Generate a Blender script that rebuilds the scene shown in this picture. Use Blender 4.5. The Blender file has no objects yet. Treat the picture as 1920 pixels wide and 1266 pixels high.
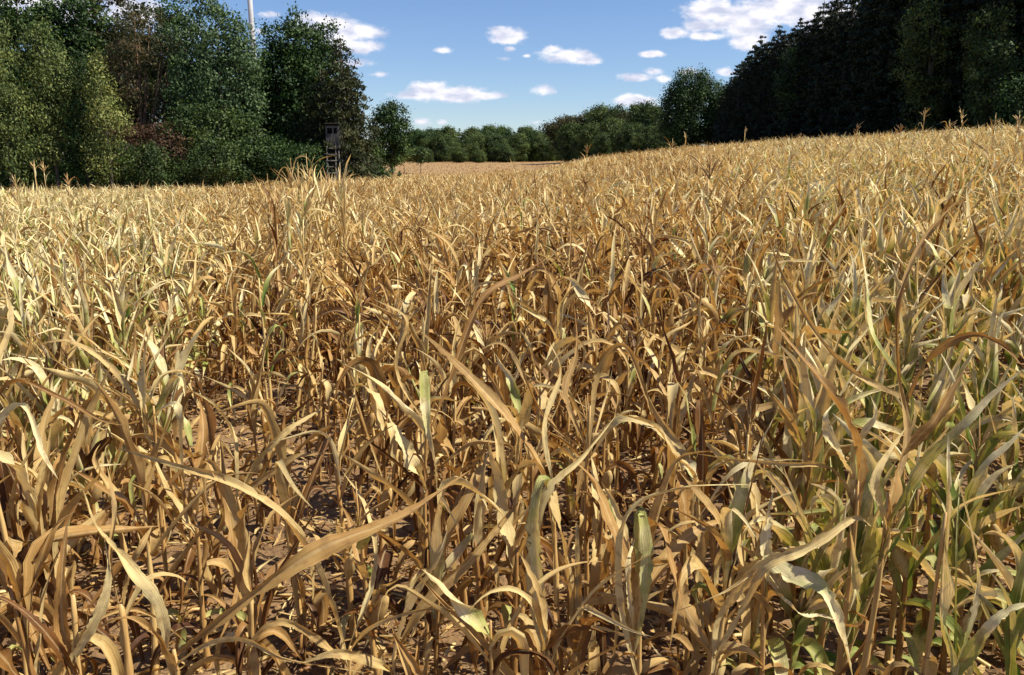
import bpy, math, random
import numpy as np
PI = math.pi
scene = bpy.context.scene
COL = scene.collection

# ------------------------------------------------------------------ camera
FPX = 1478.0                      # focal length in pixels of a 1920 px wide picture
PITCH = math.atan(333.0 / FPX)
CAMH = 2.0
cam_d = bpy.data.cameras.new('camera'); cam = bpy.data.objects.new('camera', cam_d); COL.objects.link(cam)
cam.location = (0, 0, CAMH); cam.rotation_euler = (PI / 2 - PITCH, 0, 0)
cam_d.sensor_width = 36.0; cam_d.lens = FPX / 1920 * 36.0
cam_d.clip_start = 0.05; cam_d.clip_end = 20000
scene.camera = cam

# ------------------------------------------------------------------ light
SUN_AZ = math.radians(98)         # clockwise from the viewing direction (+Y)
SUN_EL = math.radians(52)
world = bpy.data.worlds.new('World'); scene.world = world; world.use_nodes = True
sun_d = bpy.data.lights.new('sun', 'SUN'); sun = bpy.data.objects.new('sun', sun_d); COL.objects.link(sun)
sun_d.energy = 5.0; sun_d.angle = math.radians(0.5); sun_d.color = (1.0, 0.925, 0.78)
sun.rotation_euler = (PI / 2 - SUN_EL, 0, PI - SUN_AZ)
sun.location = (60, 0, 60)
SKY = 0.067
scene.view_settings.view_transform = 'Standard'; scene.view_settings.look = 'None'
scene.view_settings.exposure = 0.74; scene.view_settings.gamma = 1.0
scene.render.engine = 'CYCLES'
cy = scene.cycles
cy.max_bounces = 6; cy.diffuse_bounces = 2; cy.glossy_bounces = 2; cy.transmission_bounces = 4; cy.transparent_max_bounces = 8
cy.use_denoising = True; cy.denoiser = 'OPENIMAGEDENOISE'; cy.denoising_input_passes = 'RGB_ALBEDO_NORMAL'; cy.denoising_prefilter = 'ACCURATE'

CP, SP = math.cos(PITCH), math.sin(PITCH)
def PT(px, py, Y):
    """point where the line of sight of photo pixel (px, py) crosses the upright plane y = Y"""
    a = (px - 960) / FPX; b = (633 - py) / FPX
    dy = CP + b * SP; dz = -SP + b * CP
    t = Y / dy
    return np.array([a * t, Y, CAMH + dz * t])
def to_px(x, y, z):
    dz = z - CAMH
    fw = y * CP - dz * SP; up = y * SP + dz * CP
    return 960 + FPX * x / fw, 633 - FPX * up / fw

def world_nodes():
    nt = world.node_tree; nt.nodes.clear(); N = nt.nodes.new; L = nt.links.new
    out = N('ShaderNodeOutputWorld'); bg = N('ShaderNodeBackground'); sky = N('ShaderNodeTexSky')
    sky.sky_type = 'NISHITA'; sky.sun_disc = False; sky.sun_elevation = SUN_EL; sky.sun_rotation = SUN_AZ
    sky.air_density = 1.0; sky.dust_density = 0.0; sky.ozone_density = 3.5
    tc = N('ShaderNodeTexCoord'); sep = N('ShaderNodeSeparateXYZ'); L(tc.outputs['Generated'], sep.inputs[0])
    def M(op, a, b=None, c=None, clamp=False):
        n = N('ShaderNodeMath'); n.operation = op; n.use_clamp = clamp
        for i, v in enumerate((a, b, c)):
            if v is None: continue
            if isinstance(v, (int, float)): n.inputs[i].default_value = v
            else: L(v, n.inputs[i])
        return n.outputs[0]
    ymax = M('MAXIMUM', sep.outputs['Y'], 0.02)
    u = M('DIVIDE', sep.outputs['X'], ymax); v = M('DIVIDE', sep.outputs['Z'], ymax)
    uv = N('ShaderNodeCombineXYZ'); L(u, uv.inputs[0]); L(v, uv.inputs[1])
    # ragged outlines
    nz = N('ShaderNodeTexNoise'); nz.inputs['Scale'].default_value = 26; nz.inputs['Detail'].default_value = 9; nz.inputs['Roughness'].default_value = 0.66
    mp = N('ShaderNodeMapping'); mp.inputs['Scale'].default_value = (1.0, 1.7, 1); L(uv.outputs[0], mp.inputs[0]); L(mp.outputs[0], nz.inputs['Vector'])
    # (px, py, half width, half height) of each puff, from the photograph
    puffs = [(612, 45, 70, 24), (665, 60, 62, 20), (592, 38, 40, 14), (680, 88, 50, 16), (625, 78, 60, 18), (645, 118, 60, 10, .7),
             (951, 68, 40, 19), (955, 92, 18, 8, .8), (832, 95, 20, 8, .75), (945, 110, 16, 6, .6), (986, 105, 10, 5, .7),
             (1070, 106, 62, 17, .85), (1040, 92, 24, 10, .7), (1105, 114, 36, 8, .9),
             (802, 168, 48, 20), (850, 178, 90, 17), (915, 180, 40, 10), (780, 178, 50, 12, .9), (1016, 168, 28, 12, .85),
             (1222, 102, 26, 7, .9), (1195, 145, 36, 9, .95), (1228, 134, 26, 9, .8), (1243, 148, 22, 8, .7), (1192, 190, 48, 16),
             (1290, 136, 26, 8, .7), (1362, 135, 22, 10, .8),
             (1262, 62, 34, 13), (1325, 68, 38, 10), (1330, 20, 60, 26), (1390, 38, 90, 34), (1480, 20, 130, 40), (1340, 48, 70, 16, .9), (1550, 30, 110, 40), (1650, -20, 150, 50),
             (1395, 84, 34, 16), (1420, 70, 30, 16, .8), (500, 28, 26, 8, .7), (490, 60, 16, 8, .6), (715, 140, 26, 6, .55),
             (790, 228, 20, 8, .7), (830, 228, 12, 6, .6), (1000, 230, 20, 6, .45), (100, 10, 120, 50), (240, 20, 110, 40, .9), (20, -10, 90, 50), (330, 60, 60, 30, .7),
             (-200, 60, 120, 40), (2100, 40, 160, 50), (2350, 120, 120, 30), (-420, 120, 90, 30), (-300, 180, 100, 16, .8)]
    acc = None; low = None
    for p in puffs:
        px, py, a, b = p[:4]; k = p[4] if len(p) > 4 else 1.0
        c = PT(px, py, 1.0); s = 1.0 / (FPX * (CP))
        u0, v0 = c[0], c[2] - CAMH
        m = N('ShaderNodeMapping'); m.inputs['Location'].default_value = (-u0 / (a * s), -v0 / (b * s), 0)
        m.inputs['Scale'].default_value = (1 / (a * s), 1 / (b * s), 0)
        L(uv.outputs[0], m.inputs[0])
        ln = N('ShaderNodeVectorMath'); ln.operation = 'LENGTH'; L(m.outputs[0], ln.inputs[0])
        d = M('MULTIPLY_ADD', ln.outputs['Value'], -k, k)          # k at the middle, 0 at the rim
        acc = d if acc is None else M('SMOOTH_MAX', acc, d, 0.12)
    den = M('MULTIPLY_ADD', nz.outputs[0], 1.9, -0.88)
    den = M('ADD', M('MULTIPLY', acc, 1.0), den)
    ramp = N('ShaderNodeValToRGB'); e = ramp.color_ramp; e.interpolation = 'EASE'
    e.elements[0].position = 0.10; e.elements[0].color = (0, 0, 0, 1); e.elements[1].position = 0.68; e.elements[1].color = (1, 1, 1, 1)
    L(den, ramp.inputs[0])
    front = M('GREATER_THAN', sep.outputs['Y'], 0.03)
    above = M('GREATER_THAN', sep.outputs['Z'], 0.0)
    alpha = M('MULTIPLY', M('MULTIPLY', ramp.outputs[0], front), above)
    alpha = M('MULTIPLY', alpha, 0.97)
    # cloud tone: thick lit parts white, thin and lower parts lilac grey
    n2 = N('ShaderNodeTexNoise'); n2.inputs['Scale'].default_value = 30; n2.inputs['Detail'].default_value = 4
    m2 = N('ShaderNodeMapping'); m2.inputs['Location'].default_value = (0.0, 0.012, 0); m2.inputs['Scale'].default_value = (1, 2.2, 1); L(uv.outputs[0], m2.inputs[0]); L(m2.outputs[0], n2.inputs['Vector'])
    r2 = N('ShaderNodeValToRGB'); r2.color_ramp.elements[0].position = 0.36; r2.color_ramp.elements[0].color = (5.6, 6.0, 7.6, 1)
    r2.color_ramp.elements[1].position = 0.60; r2.color_ramp.elements[1].color = (10.2, 9.9, 10.2, 1)
    L(n2.outputs[0], r2.inputs[0])
    tint = N('ShaderNodeMix'); tint.data_type = 'RGBA'; tint.blend_type = 'MULTIPLY'; tint.inputs[0].default_value = 1
    L(sky.outputs[0], tint.inputs[6]); tint.inputs[7].default_value = (0.91, 0.98, 1.16, 1)
    mix = N('ShaderNodeMix'); mix.data_type = 'RGBA'; L(alpha, mix.inputs[0]); L(tint.outputs[2], mix.inputs[6]); L(r2.outputs[0], mix.inputs[7])
    L(mix.outputs[2], bg.inputs[0]); bg.inputs[1].default_value = SKY; L(bg.outputs[0], out.inputs[0])
world_nodes()

# ------------------------------------------------------------------ helpers
rng = np.random.default_rng(7); random.seed(7)
def tag(o, label=None, cat=None, group=None, kind=None):
    if label: o['label'] = label
    if cat: o['category'] = cat
    if group: o['group'] = group
    if kind: o['kind'] = kind
    return o
def empty(name, loc):
    o = bpy.data.objects.new(name, None); COL.objects.link(o); o.location = tuple(float(q) for q in loc)
    o.empty_display_size = 0.2
    return o
def mesh_np(name, V, F, mat, parent=None, attr=None, smooth=True, F3=None):
    """one mesh object from arrays: V (n,3), F (m,4) quads, F3 triangles; attr (n,3) stored as 'leaf'"""
    me = bpy.data.meshes.new(name); V = np.ascontiguousarray(V, np.float32)
    F = np.zeros((0, 4), np.int32) if F is None else np.ascontiguousarray(F, np.int32)
    F3 = np.zeros((0, 3), np.int32) if F3 is None else np.ascontiguousarray(F3, np.int32)
    me.vertices.add(len(V)); me.vertices.foreach_set('co', V.ravel())
    idx = np.concatenate([F.ravel(), F3.ravel()]).astype(np.int32)
    me.loops.add(len(idx)); me.loops.foreach_set('vertex_index', idx)
    me.polygons.add(len(F) + len(F3))
    st = np.concatenate([np.arange(len(F)) * 4, len(F) * 4 + np.arange(len(F3)) * 3]).astype(np.int32)
    me.polygons.foreach_set('loop_start', st)
    if attr is not None:
        a = me.attributes.new('leaf', 'FLOAT_VECTOR', 'POINT'); a.data.foreach_set('vector', np.ascontiguousarray(attr, np.float32).ravel())
    me.update(calc_edges=True)
    me.polygons.foreach_set('use_smooth', np.full(len(F) + len(F3), smooth)); me.update()
    if mat: me.materials.append(mat)
    o = bpy.data.objects.new(name, me); COL.objects.link(o)
    if parent: o.parent = parent
    return o
class Buf:
    def __init__(s): s.V = []; s.F = []; s.F3 = []; s.A = []; s.n = 0
    def add(s, V, F, A=None, F3=None):
        V = np.asarray(V, float).reshape(-1, 3)
        if F is not None and len(F): s.F.append(np.asarray(F) + s.n)
        if F3 is not None and len(F3): s.F3.append(np.asarray(F3) + s.n)
        s.V.append(V); s.A.append(np.zeros((len(V), 3)) if A is None else np.asarray(A, float).reshape(-1, 3)); s.n += len(V)
    def build(s, name, mat, parent=None, off=None, smooth=True):
        V = np.concatenate(s.V)
        if off is not None: V = V - np.asarray(off)
        return mesh_np(name, V, np.concatenate(s.F) if s.F else None, mat, parent, np.concatenate(s.A), smooth, np.concatenate(s.F3) if s.F3 else None)
def tube(buf, pts, rad, sides=6, tint=0.3):
    pts = np.asarray(pts, float); n = len(pts); rad = np.broadcast_to(np.asarray(rad, float), (n,))
    t = np.gradient(pts, axis=0); t /= np.linalg.norm(t, axis=1)[:, None] + 1e-9
    ref = np.where(np.abs(t[:, 2:3]) > 0.9, np.array([[1., 0, 0]]), np.array([[0, 0, 1.]]))
    a = np.cross(t, ref); a /= np.linalg.norm(a, axis=1)[:, None] + 1e-9; b = np.cross(t, a)
    ang = np.arange(sides) * 2 * PI / sides
    V = pts[:, None] + rad[:, None, None] * (np.cos(ang)[None, :, None] * a[:, None] + np.sin(ang)[None, :, None] * b[:, None])
    i = np.arange(n - 1)[:, None] * sides; j = np.arange(sides)[None]; k = (j + 1) % sides
    F = np.stack([i + j, i + k, i + k + sides, i + j + sides], -1).reshape(-1, 4)
    V = np.concatenate([V.reshape(-1, 3), pts[-1:]])
    top = (n - 1) * sides; jj = np.arange(sides)
    F3 = np.stack([top + jj, top + (jj + 1) % sides, np.full(sides, n * sides)], -1)
    A = np.zeros((len(V), 3)); A[:, 0] = tint; A[:-1, 1] = np.repeat(np.linspace(0, 1, n), sides); A[:-1, 2] = np.tile(np.sin(ang), n)
    buf.add(V, F, A, F3)
def box(buf, c, s, rot=None, tint=0.5):
    sx, sy, sz = [q / 2 for q in s]
    V = np.array([[x, y, z] for x in (-sx, sx) for y in (-sy, sy) for z in (-sz, sz)])
    if rot is not None: V = V @ np.asarray(rot).T
    F = [[0, 1, 3, 2], [4, 6, 7, 5], [0, 4, 5, 1], [2, 3, 7, 6], [0, 2, 6, 4], [1, 5, 7, 3]]
    buf.add(V + np.asarray(c), F, np.full((8, 3), tint))
def ss(x): x = np.clip(x, 0, 1); return x * x * (3 - 2 * x)
def vnoise(x, y, seed=0):
    """cheap smooth 2-D value noise"""
    xi = np.floor(x).astype(np.int64); yi = np.floor(y).astype(np.int64); fx = ss(x - xi); fy = ss(y - yi)
    def h(a, b):
        q = (a * 374761393 + b * 668265263 + seed * 974711) & 0x7fffffff
        q = ((q ^ (q >> 13)) * 1274126177) & 0x7fffffff
        return ((q ^ (q >> 16)) & 0xffff) / 65535.0
    return (h(xi, yi) * (1 - fx) + h(xi + 1, yi) * fx) * (1 - fy) + (h(xi, yi + 1) * (1 - fx) + h(xi + 1, yi + 1) * fx) * fy
ORD = ['first', 'second', 'third', 'fourth', 'fifth', 'sixth', 'seventh', 'eighth', 'ninth', 'tenth', 'eleventh', 'twelfth', 'thirteenth', 'fourteenth', 'fifteenth',
       'sixteenth', 'seventeenth', 'eighteenth', 'nineteenth', 'twentieth']
TENS = {2: 'twenty', 3: 'thirty', 4: 'forty', 5: 'fifty', 6: 'sixty', 7: 'seventy'}
def ordw(i):
    if i < 20: return ORD[i]
    t, r = divmod(i + 1, 10)
    return (TENS[t] + '-' + ORD[r - 1]) if r else TENS[t][:-1] + 'ieth'

# ------------------------------------------------------------------ terrain
CANOPY = 1.33
#        px    corn edge   canopy row   slope beyond
TERR = [(-900, 44, 356, -.02), (-300, 46, 353, -.02), (0, 48, 349, -.02), (300, 53, 343, -.02), (560, 60, 334, -.015), (640, 66, 329, 0.0), (720, 84, 325, 0.0118), (850, 92, 323, 0.0122),
        (1000, 96, 316, 0.0104), (1100, 98, 293, 0.005), (1240, 92, 277, 0.006), (1400, 82, 263, 0.006), (1650, 68, 247, 0.008), (1920, 58, 230, 0.01), (2300, 50, 207, 0.02), (2900, 46, 190, 0.02)]
_u = []; _s = []; _D = []; _k = []
for px, D, row, k in TERR:
    p = PT(px, row, D); _u.append(p[0] / D); _D.append(D); _s.append((p[2] - CANOPY) / D); _k.append(k)
_u = np.array(_u); _s = np.array(_s); _D = np.array(_D); _k = np.array(_k)
def edge_D(x, y): return np.interp(np.asarray(x) / np.maximum(y, 1.0), _u, _D)
def ground_z(x, y):
    x = np.asarray(x, float); y = np.asarray(y, float)
    u = x / np.maximum(y, 4.0); s = np.interp(u, _u, _s); D = np.interp(u, _u, _D); k = np.interp(u, _u, _k)
    yy = np.maximum(y, 0)
    z = s * np.minimum(yy, D) + np.where(k < 0, k * np.clip(yy - D, 0, 60), k * np.clip(yy - D, 0, 500))
    return z
def gz(x, y): return float(ground_z(x, y))

# ------------------------------------------------------------------ materials
def new_mat(name):
    m = bpy.data.materials.new(name); m.use_nodes = True; nt = m.node_tree; nt.nodes.clear()
    return m, nt, nt.nodes.new, nt.links.new
def ramp_of(N, stops, interp='LINEAR'):
    r = N('ShaderNodeValToRGB'); cr = r.color_ramp; cr.interpolation = interp
    while len(cr.elements) < len(stops): cr.elements.new(0.5)
    for e, (p, c) in zip(cr.elements, stops): e.position = p; e.color = (c[0], c[1], c[2], 1)
    return r
def mix_col(N, L, mode, fac, a, b):
    m = N('ShaderNodeMix'); m.data_type = 'RGBA'; m.blend_type = mode
    for i, v in ((0, fac), (6, a), (7, b)):
        if isinstance(v, (int, float)): m.inputs[i].default_value = v
        elif isinstance(v, tuple): m.inputs[i].default_value = v + (1,)
        else: L(v, m.inputs[i])
    return m.outputs[2]
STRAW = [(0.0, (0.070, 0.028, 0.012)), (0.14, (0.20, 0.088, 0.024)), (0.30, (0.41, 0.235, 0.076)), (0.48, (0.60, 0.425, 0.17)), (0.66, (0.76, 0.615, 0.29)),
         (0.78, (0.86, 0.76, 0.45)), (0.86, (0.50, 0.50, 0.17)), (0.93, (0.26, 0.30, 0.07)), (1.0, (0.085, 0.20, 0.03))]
def leaf_material(name, transl=0.30, near=True):
    m, nt, N, L = new_mat(name)
    at = N('ShaderNodeAttribute'); at.attribute_name = 'leaf'; sp = N('ShaderNodeSeparateXYZ'); L(at.outputs['Vector'], sp.inputs[0])
    geo = N('ShaderNodeNewGeometry')
    nz = N('ShaderNodeTexNoise'); nz.inputs['Scale'].default_value = 9 if near else 3; nz.inputs['Detail'].default_value = 5
    L(geo.outputs['Position'], nz.inputs['Vector'])
    ad = N('ShaderNodeMath'); ad.operation = 'MULTIPLY_ADD'; L(nz.outputs[0], ad.inputs[0]); ad.inputs[1].default_value = 0.30; ad.inputs[2].default_value = -0.15
    a2 = N('ShaderNodeMath'); a2.operation = 'ADD'; L(ad.outputs[0], a2.inputs[0]); L(sp.outputs[0], a2.inputs[1])
    r = ramp_of(N, STRAW); L(a2.outputs[0], r.inputs[0]); col = r.outputs[0]
    if near:
        # long parallel veins: noise stretched along the blade (c across, s along)
        cb = N('ShaderNodeCombineXYZ'); mm = N('ShaderNodeMath'); mm.operation = 'MULTIPLY'; L(sp.outputs[2], mm.inputs[0]); mm.inputs[1].default_value = 13.0
        ms = N('ShaderNodeMath'); ms.operation = 'MULTIPLY'; L(sp.outputs[1], ms.inputs[0]); ms.inputs[1].default_value = 1.6
        mt = N('ShaderNodeMath'); mt.operation = 'MULTIPLY'; L(sp.outputs[0], mt.inputs[0]); mt.inputs[1].default_value = 0.0
        L(mm.outputs[0], cb.inputs[0]); L(ms.outputs[0], cb.inputs[1]); L(mt.outputs[0], cb.inputs[2])
        vn = N('ShaderNodeTexNoise'); vn.inputs['Scale'].default_value = 1.0; vn.inputs['Detail'].default_value = 3; L(cb.outputs[0], vn.inputs['Vector'])
        vr = ramp_of(N, [(0.30, (0.58, 0.52, 0.45)), (0.52, (1, 1, 1)), (0.72, (1.16, 1.16, 1.14))]); L(vn.outputs[0], vr.inputs[0])
        col = mix_col(N, L, 'MULTIPLY', 0.9, col, vr.outputs[0])
        # midrib
        ab = N('ShaderNodeMath'); ab.operation = 'ABSOLUTE'; L(sp.outputs[2], ab.inputs[0])
        mr = ramp_of(N, [(0.0, (1, 1, 1)), (0.09, (1, 1, 1)), (0.16, (0, 0, 0))]); L(ab.outputs[0], mr.inputs[0])
        mf = N('ShaderNodeMath'); mf.operation = 'MULTIPLY'; L(mr.outputs[0], mf.inputs[0]); mf.inputs[1].default_value = 0.35
        col = mix_col(N, L, 'MIX', mf.outputs[0], col, (0.70, 0.55, 0.30))
        # brown blotches
        bn = N('ShaderNodeTexNoise'); bn.inputs['Scale'].default_value = 26; bn.inputs['Detail'].default_value = 4; L(geo.outputs['Position'], bn.inputs['Vector'])
        br = ramp_of(N, [(0.54, (0, 0, 0)), (0.70, (1, 1, 1))]); L(bn.outputs[0], br.inputs[0])
        bf = N('ShaderNodeMath'); bf.operation = 'MULTIPLY'; L(br.outputs[0], bf.inputs[0]); bf.inputs[1].default_value = 0.5
        col = mix_col(N, L, 'MIX', bf.outputs[0], col, (0.22, 0.12, 0.05))
    d = N('ShaderNodeBsdfPrincipled'); L(col, d.inputs['Base Color']); d.inputs['Roughness'].default_value = 0.55; d.inputs['Specular IOR Level'].default_value = 0.25
    t = N('ShaderNodeBsdfTranslucent'); L(mix_col(N, L, 'MULTIPLY', 1.0, col, (1.0, 0.75, 0.42)), t.inputs[0])
    if near:
        b = N('ShaderNodeBump'); b.inputs['Strength'].default_value = 0.5; b.inputs['Distance'].default_value = 0.004; L(vn.outputs[0], b.inputs['Height']); L(b.outputs[0], d.inputs['Normal'])
    mx = N('ShaderNodeMixShader'); mx.inputs[0].default_value = transl; L(d.outputs[0], mx.inputs[1]); L(t.outputs[0], mx.inputs[2])
    o = N('ShaderNodeOutputMaterial'); L(mx.outputs[0], o.inputs[0])
    return m
M_LEAF = leaf_material('dry_maize_leaf'); M_LEAF_FAR = leaf_material('dry_maize_leaf_distant', near=False)

def stalk_material():
    m, nt, N, L = new_mat('dry_maize_stalk')
    at = N('ShaderNodeAttribute'); at.attribute_name = 'leaf'; sp = N('ShaderNodeSeparateXYZ'); L(at.outputs['Vector'], sp.inputs[0])
    geo = N('ShaderNodeNewGeometry'); mp = N('ShaderNodeMapping'); mp.inputs['Scale'].default_value = (120, 120, 6); L(geo.outputs['Position'], mp.inputs[0])
    nz = N('ShaderNodeTexNoise'); nz.inputs['Scale'].default_value = 1; nz.inputs['Detail'].default_value = 3; L(mp.outputs[0], nz.inputs['Vector'])
    ad = N('ShaderNodeMath'); ad.operation = 'MULTIPLY_ADD'; L(nz.outputs[0], ad.inputs[0]); ad.inputs[1].default_value = 0.36; L(sp.outputs[0], ad.inputs[2])
    a3 = N('ShaderNodeMath'); a3.operation = 'SUBTRACT'; L(ad.outputs[0], a3.inputs[0]); a3.inputs[1].default_value = 0.18
    r = ramp_of(N, STRAW); L(a3.outputs[0], r.inputs[0])
    d = N('ShaderNodeBsdfPrincipled'); L(r.outputs[0], d.inputs['Base Color']); d.inputs['Roughness'].default_value = 0.5
    b = N('ShaderNodeBump'); b.inputs['Strength'].default_value = 0.4; b.inputs['Distance'].default_value = 0.003; L(nz.outputs[0], b.inputs['Height']); L(b.outputs[0], d.inputs['Normal'])
    o = N('ShaderNodeOutputMaterial'); L(d.outputs[0], o.inputs[0]); return m
M_STALK = stalk_material()

def foliage_material(name, dark, mid, light, transl=0.2, rough=0.6, brown=None):
    m, nt, N, L = new_mat(name)
    at = N('ShaderNodeAttribute'); at.attribute_name = 'leaf'; sp = N('ShaderNodeSeparateXYZ'); L(at.outputs['Vector'], sp.inputs[0])
    stops = [(0.0, dark), (0.5, mid), (0.9, light)]
    if brown: stops.append((1.0, brown))
    r = ramp_of(N, stops); L(sp.outputs[0], r.inputs[0])
    d = N('ShaderNodeBsdfPrincipled'); L(r.outputs[0], d.inputs['Base Color']); d.inputs['Roughness'].default_value = rough; d.inputs['Specular IOR Level'].default_value = 0.2
    t = N('ShaderNodeBsdfTranslucent'); L(mix_col(N, L, 'MULTIPLY', 1.0, r.outputs[0], (1.3, 1.35, 0.7)), t.inputs[0])
    mx = N('ShaderNodeMixShader'); mx.inputs[0].default_value = transl; L(d.outputs[0], mx.inputs[1]); L(t.outputs[0], mx.inputs[2])
    o = N('ShaderNodeOutputMaterial'); L(mx.outputs[0], o.inputs[0]); return m
F_OAK = foliage_material('oak_foliage', (0.014, 0.030, 0.010), (0.030, 0.062, 0.016), (0.065, 0.115, 0.030))
F_ASH = foliage_material('ash_foliage', (0.030, 0.055, 0.024), (0.065, 0.110, 0.045), (0.12, 0.18, 0.075))
F_POP = foliage_material('poplar_foliage', (0.04, 0.065, 0.022), (0.11, 0.145, 0.042), (0.23, 0.26, 0.08))
F_YEL = foliage_material('yellowing_foliage', (0.05, 0.075, 0.022), (0.14, 0.17, 0.048), (0.28, 0.29, 0.09))
F_PIN = foliage_material('pine_foliage', (0.025, 0.030, 0.014), (0.060, 0.062, 0.026), (0.12, 0.098, 0.042), brown=(0.16, 0.09, 0.045))
F_SPR = foliage_material('spruce_foliage', (0.020, 0.028, 0.012), (0.045, 0.054, 0.020), (0.09, 0.088, 0.030), brown=(0.11, 0.075, 0.03))
F_DRK = foliage_material('dark_conifer_foliage', (0.008, 0.014, 0.008), (0.018, 0.030, 0.015), (0.040, 0.058, 0.026), transl=0.08)
F_RED = foliage_material('red_brown_foliage', (0.04, 0.022, 0.014), (0.085, 0.046, 0.026), (0.13, 0.085, 0.042))
F_SHR = foliage_material('shrub_foliage', (0.018, 0.034, 0.011), (0.042, 0.070, 0.020), (0.10, 0.14, 0.040))
F_HDG = foliage_material('hedge_foliage', (0.024, 0.042, 0.012), (0.070, 0.100, 0.026), (0.12, 0.165, 0.045))
def bark_material(name, c1, c2):
    m, nt, N, L = new_mat(name); geo = N('ShaderNodeNewGeometry'); mp = N('ShaderNodeMapping'); mp.inputs['Scale'].default_value = (6, 6, 1.2); L(geo.outputs['Position'], mp.inputs[0])
    nz = N('ShaderNodeTexNoise'); nz.inputs['Scale'].default_value = 2; nz.inputs['Detail'].default_value = 6; L(mp.outputs[0], nz.inputs['Vector'])
    r = ramp_of(N, [(0.35, c1), (0.65, c2)]); L(nz.outputs[0], r.inputs[0])
    d = N('ShaderNodeBsdfPrincipled'); L(r.outputs[0], d.inputs['Base Color']); d.inputs['Roughness'].default_value = 0.85
    b = N('ShaderNodeBump'); b.inputs['Strength'].default_value = 0.6; b.inputs['Distance'].default_value = 0.03; L(nz.outputs[0], b.inputs['Height']); L(b.outputs[0], d.inputs['Normal'])
    o = N('ShaderNodeOutputMaterial'); L(d.outputs[0], o.inputs[0]); return m
M_BARK = bark_material('grey_brown_bark', (0.05, 0.04, 0.03), (0.13, 0.10, 0.075)); M_PINEBARK = bark_material('red_pine_bark', (0.12, 0.065, 0.04), (0.26, 0.15, 0.09))
M_WOOD = bark_material('shaded_weathered_grey_wood', (0.05, 0.046, 0.042), (0.115, 0.105, 0.095)); M_WOODDK = bark_material('dark_wood', (0.03, 0.025, 0.02), (0.07, 0.058, 0.048))  # stand wood darkened, shade of the wood edge put into its colour

def soil_material():
    m, nt, N, L = new_mat('soil'); geo = N('ShaderNodeNewGeometry')
    n1 = N('ShaderNodeTexNoise'); n1.inputs['Scale'].default_value = 1.3; n1.inputs['Detail'].default_value = 8; n1.inputs['Roughness'].default_value = 0.65; L(geo.outputs['Position'], n1.inputs['Vector'])
    n2 = N('ShaderNodeTexNoise'); n2.inputs['Scale'].default_value = 38; n2.inputs['Detail'].default_value = 8; n2.inputs['Roughness'].default_value = 0.7; L(geo.outputs['Position'], n2.inputs['Vector'])
    r = ramp_of(N, [(0.3, (0.15, 0.085, 0.038)), (0.5, (0.26, 0.155, 0.07)), (0.72, (0.37, 0.24, 0.115))]); L(n1.outputs[0], r.inputs[0])
    r2 = ramp_of(N, [(0.30, (0.42, 0.40, 0.38)), (0.50, (0.95, 0.95, 0.95)), (0.70, (1.25, 1.22, 1.18))]); L(n2.outputs[0], r2.inputs[0])
    col = mix_col(N, L, 'MULTIPLY', 1.0, r.outputs[0], r2.outputs[0])
    d = N('ShaderNodeBsdfPrincipled'); L(col, d.inputs['Base Color']); d.inputs['Roughness'].default_value = 0.95
    b = N('ShaderNodeBump'); b.inputs['Strength'].default_value = 1.0; b.inputs['Distance'].default_value = 0.02; L(n2.outputs[0], b.inputs['Height']); L(b.outputs[0], d.inputs['Normal'])
    o = N('ShaderNodeOutputMaterial'); L(d.outputs[0], o.inputs[0]); return m
M_SOIL = soil_material()
def simple_noise_mat(name, stops, scale, bump=0.3, rough=0.9, stretch=(1, 1, 1)):
    m, nt, N, L = new_mat(name); geo = N('ShaderNodeNewGeometry'); mp = N('ShaderNodeMapping'); mp.inputs['Scale'].default_value = stretch; L(geo.outputs['Position'], mp.inputs[0])
    n1 = N('ShaderNodeTexNoise'); n1.inputs['Scale'].default_value = scale; n1.inputs['Detail'].default_value = 9; n1.inputs['Roughness'].default_value = 0.7; L(mp.outputs[0], n1.inputs['Vector'])
    r = ramp_of(N, stops); L(n1.outputs[0], r.inputs[0])
    d = N('ShaderNodeBsdfPrincipled'); L(r.outputs[0], d.inputs['Base Color']); d.inputs['Roughness'].default_value = rough
    b = N('ShaderNodeBump'); b.inputs['Strength'].default_value = bump; b.inputs['Distance'].default_value = 0.05; L(n1.outputs[0], b.inputs['Height']); L(b.outputs[0], d.inputs['Normal'])
    o = N('ShaderNodeOutputMaterial'); L(d.outputs[0], o.inputs[0]); return m
M_STUB = simple_noise_mat('stubble_soil', [(0.3, (0.20, 0.115, 0.045)), (0.5, (0.28, 0.17, 0.065)), (0.7, (0.36, 0.23, 0.09))], 1.1, stretch=(0.35, 1, 1))
M_PAINT = simple_noise_mat('pale_grey_paint', [(0.3, (0.38, 0.39, 0.41)), (0.7, (0.48, 0.49, 0.51))], 0.3, bump=0.02, rough=0.4)

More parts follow.
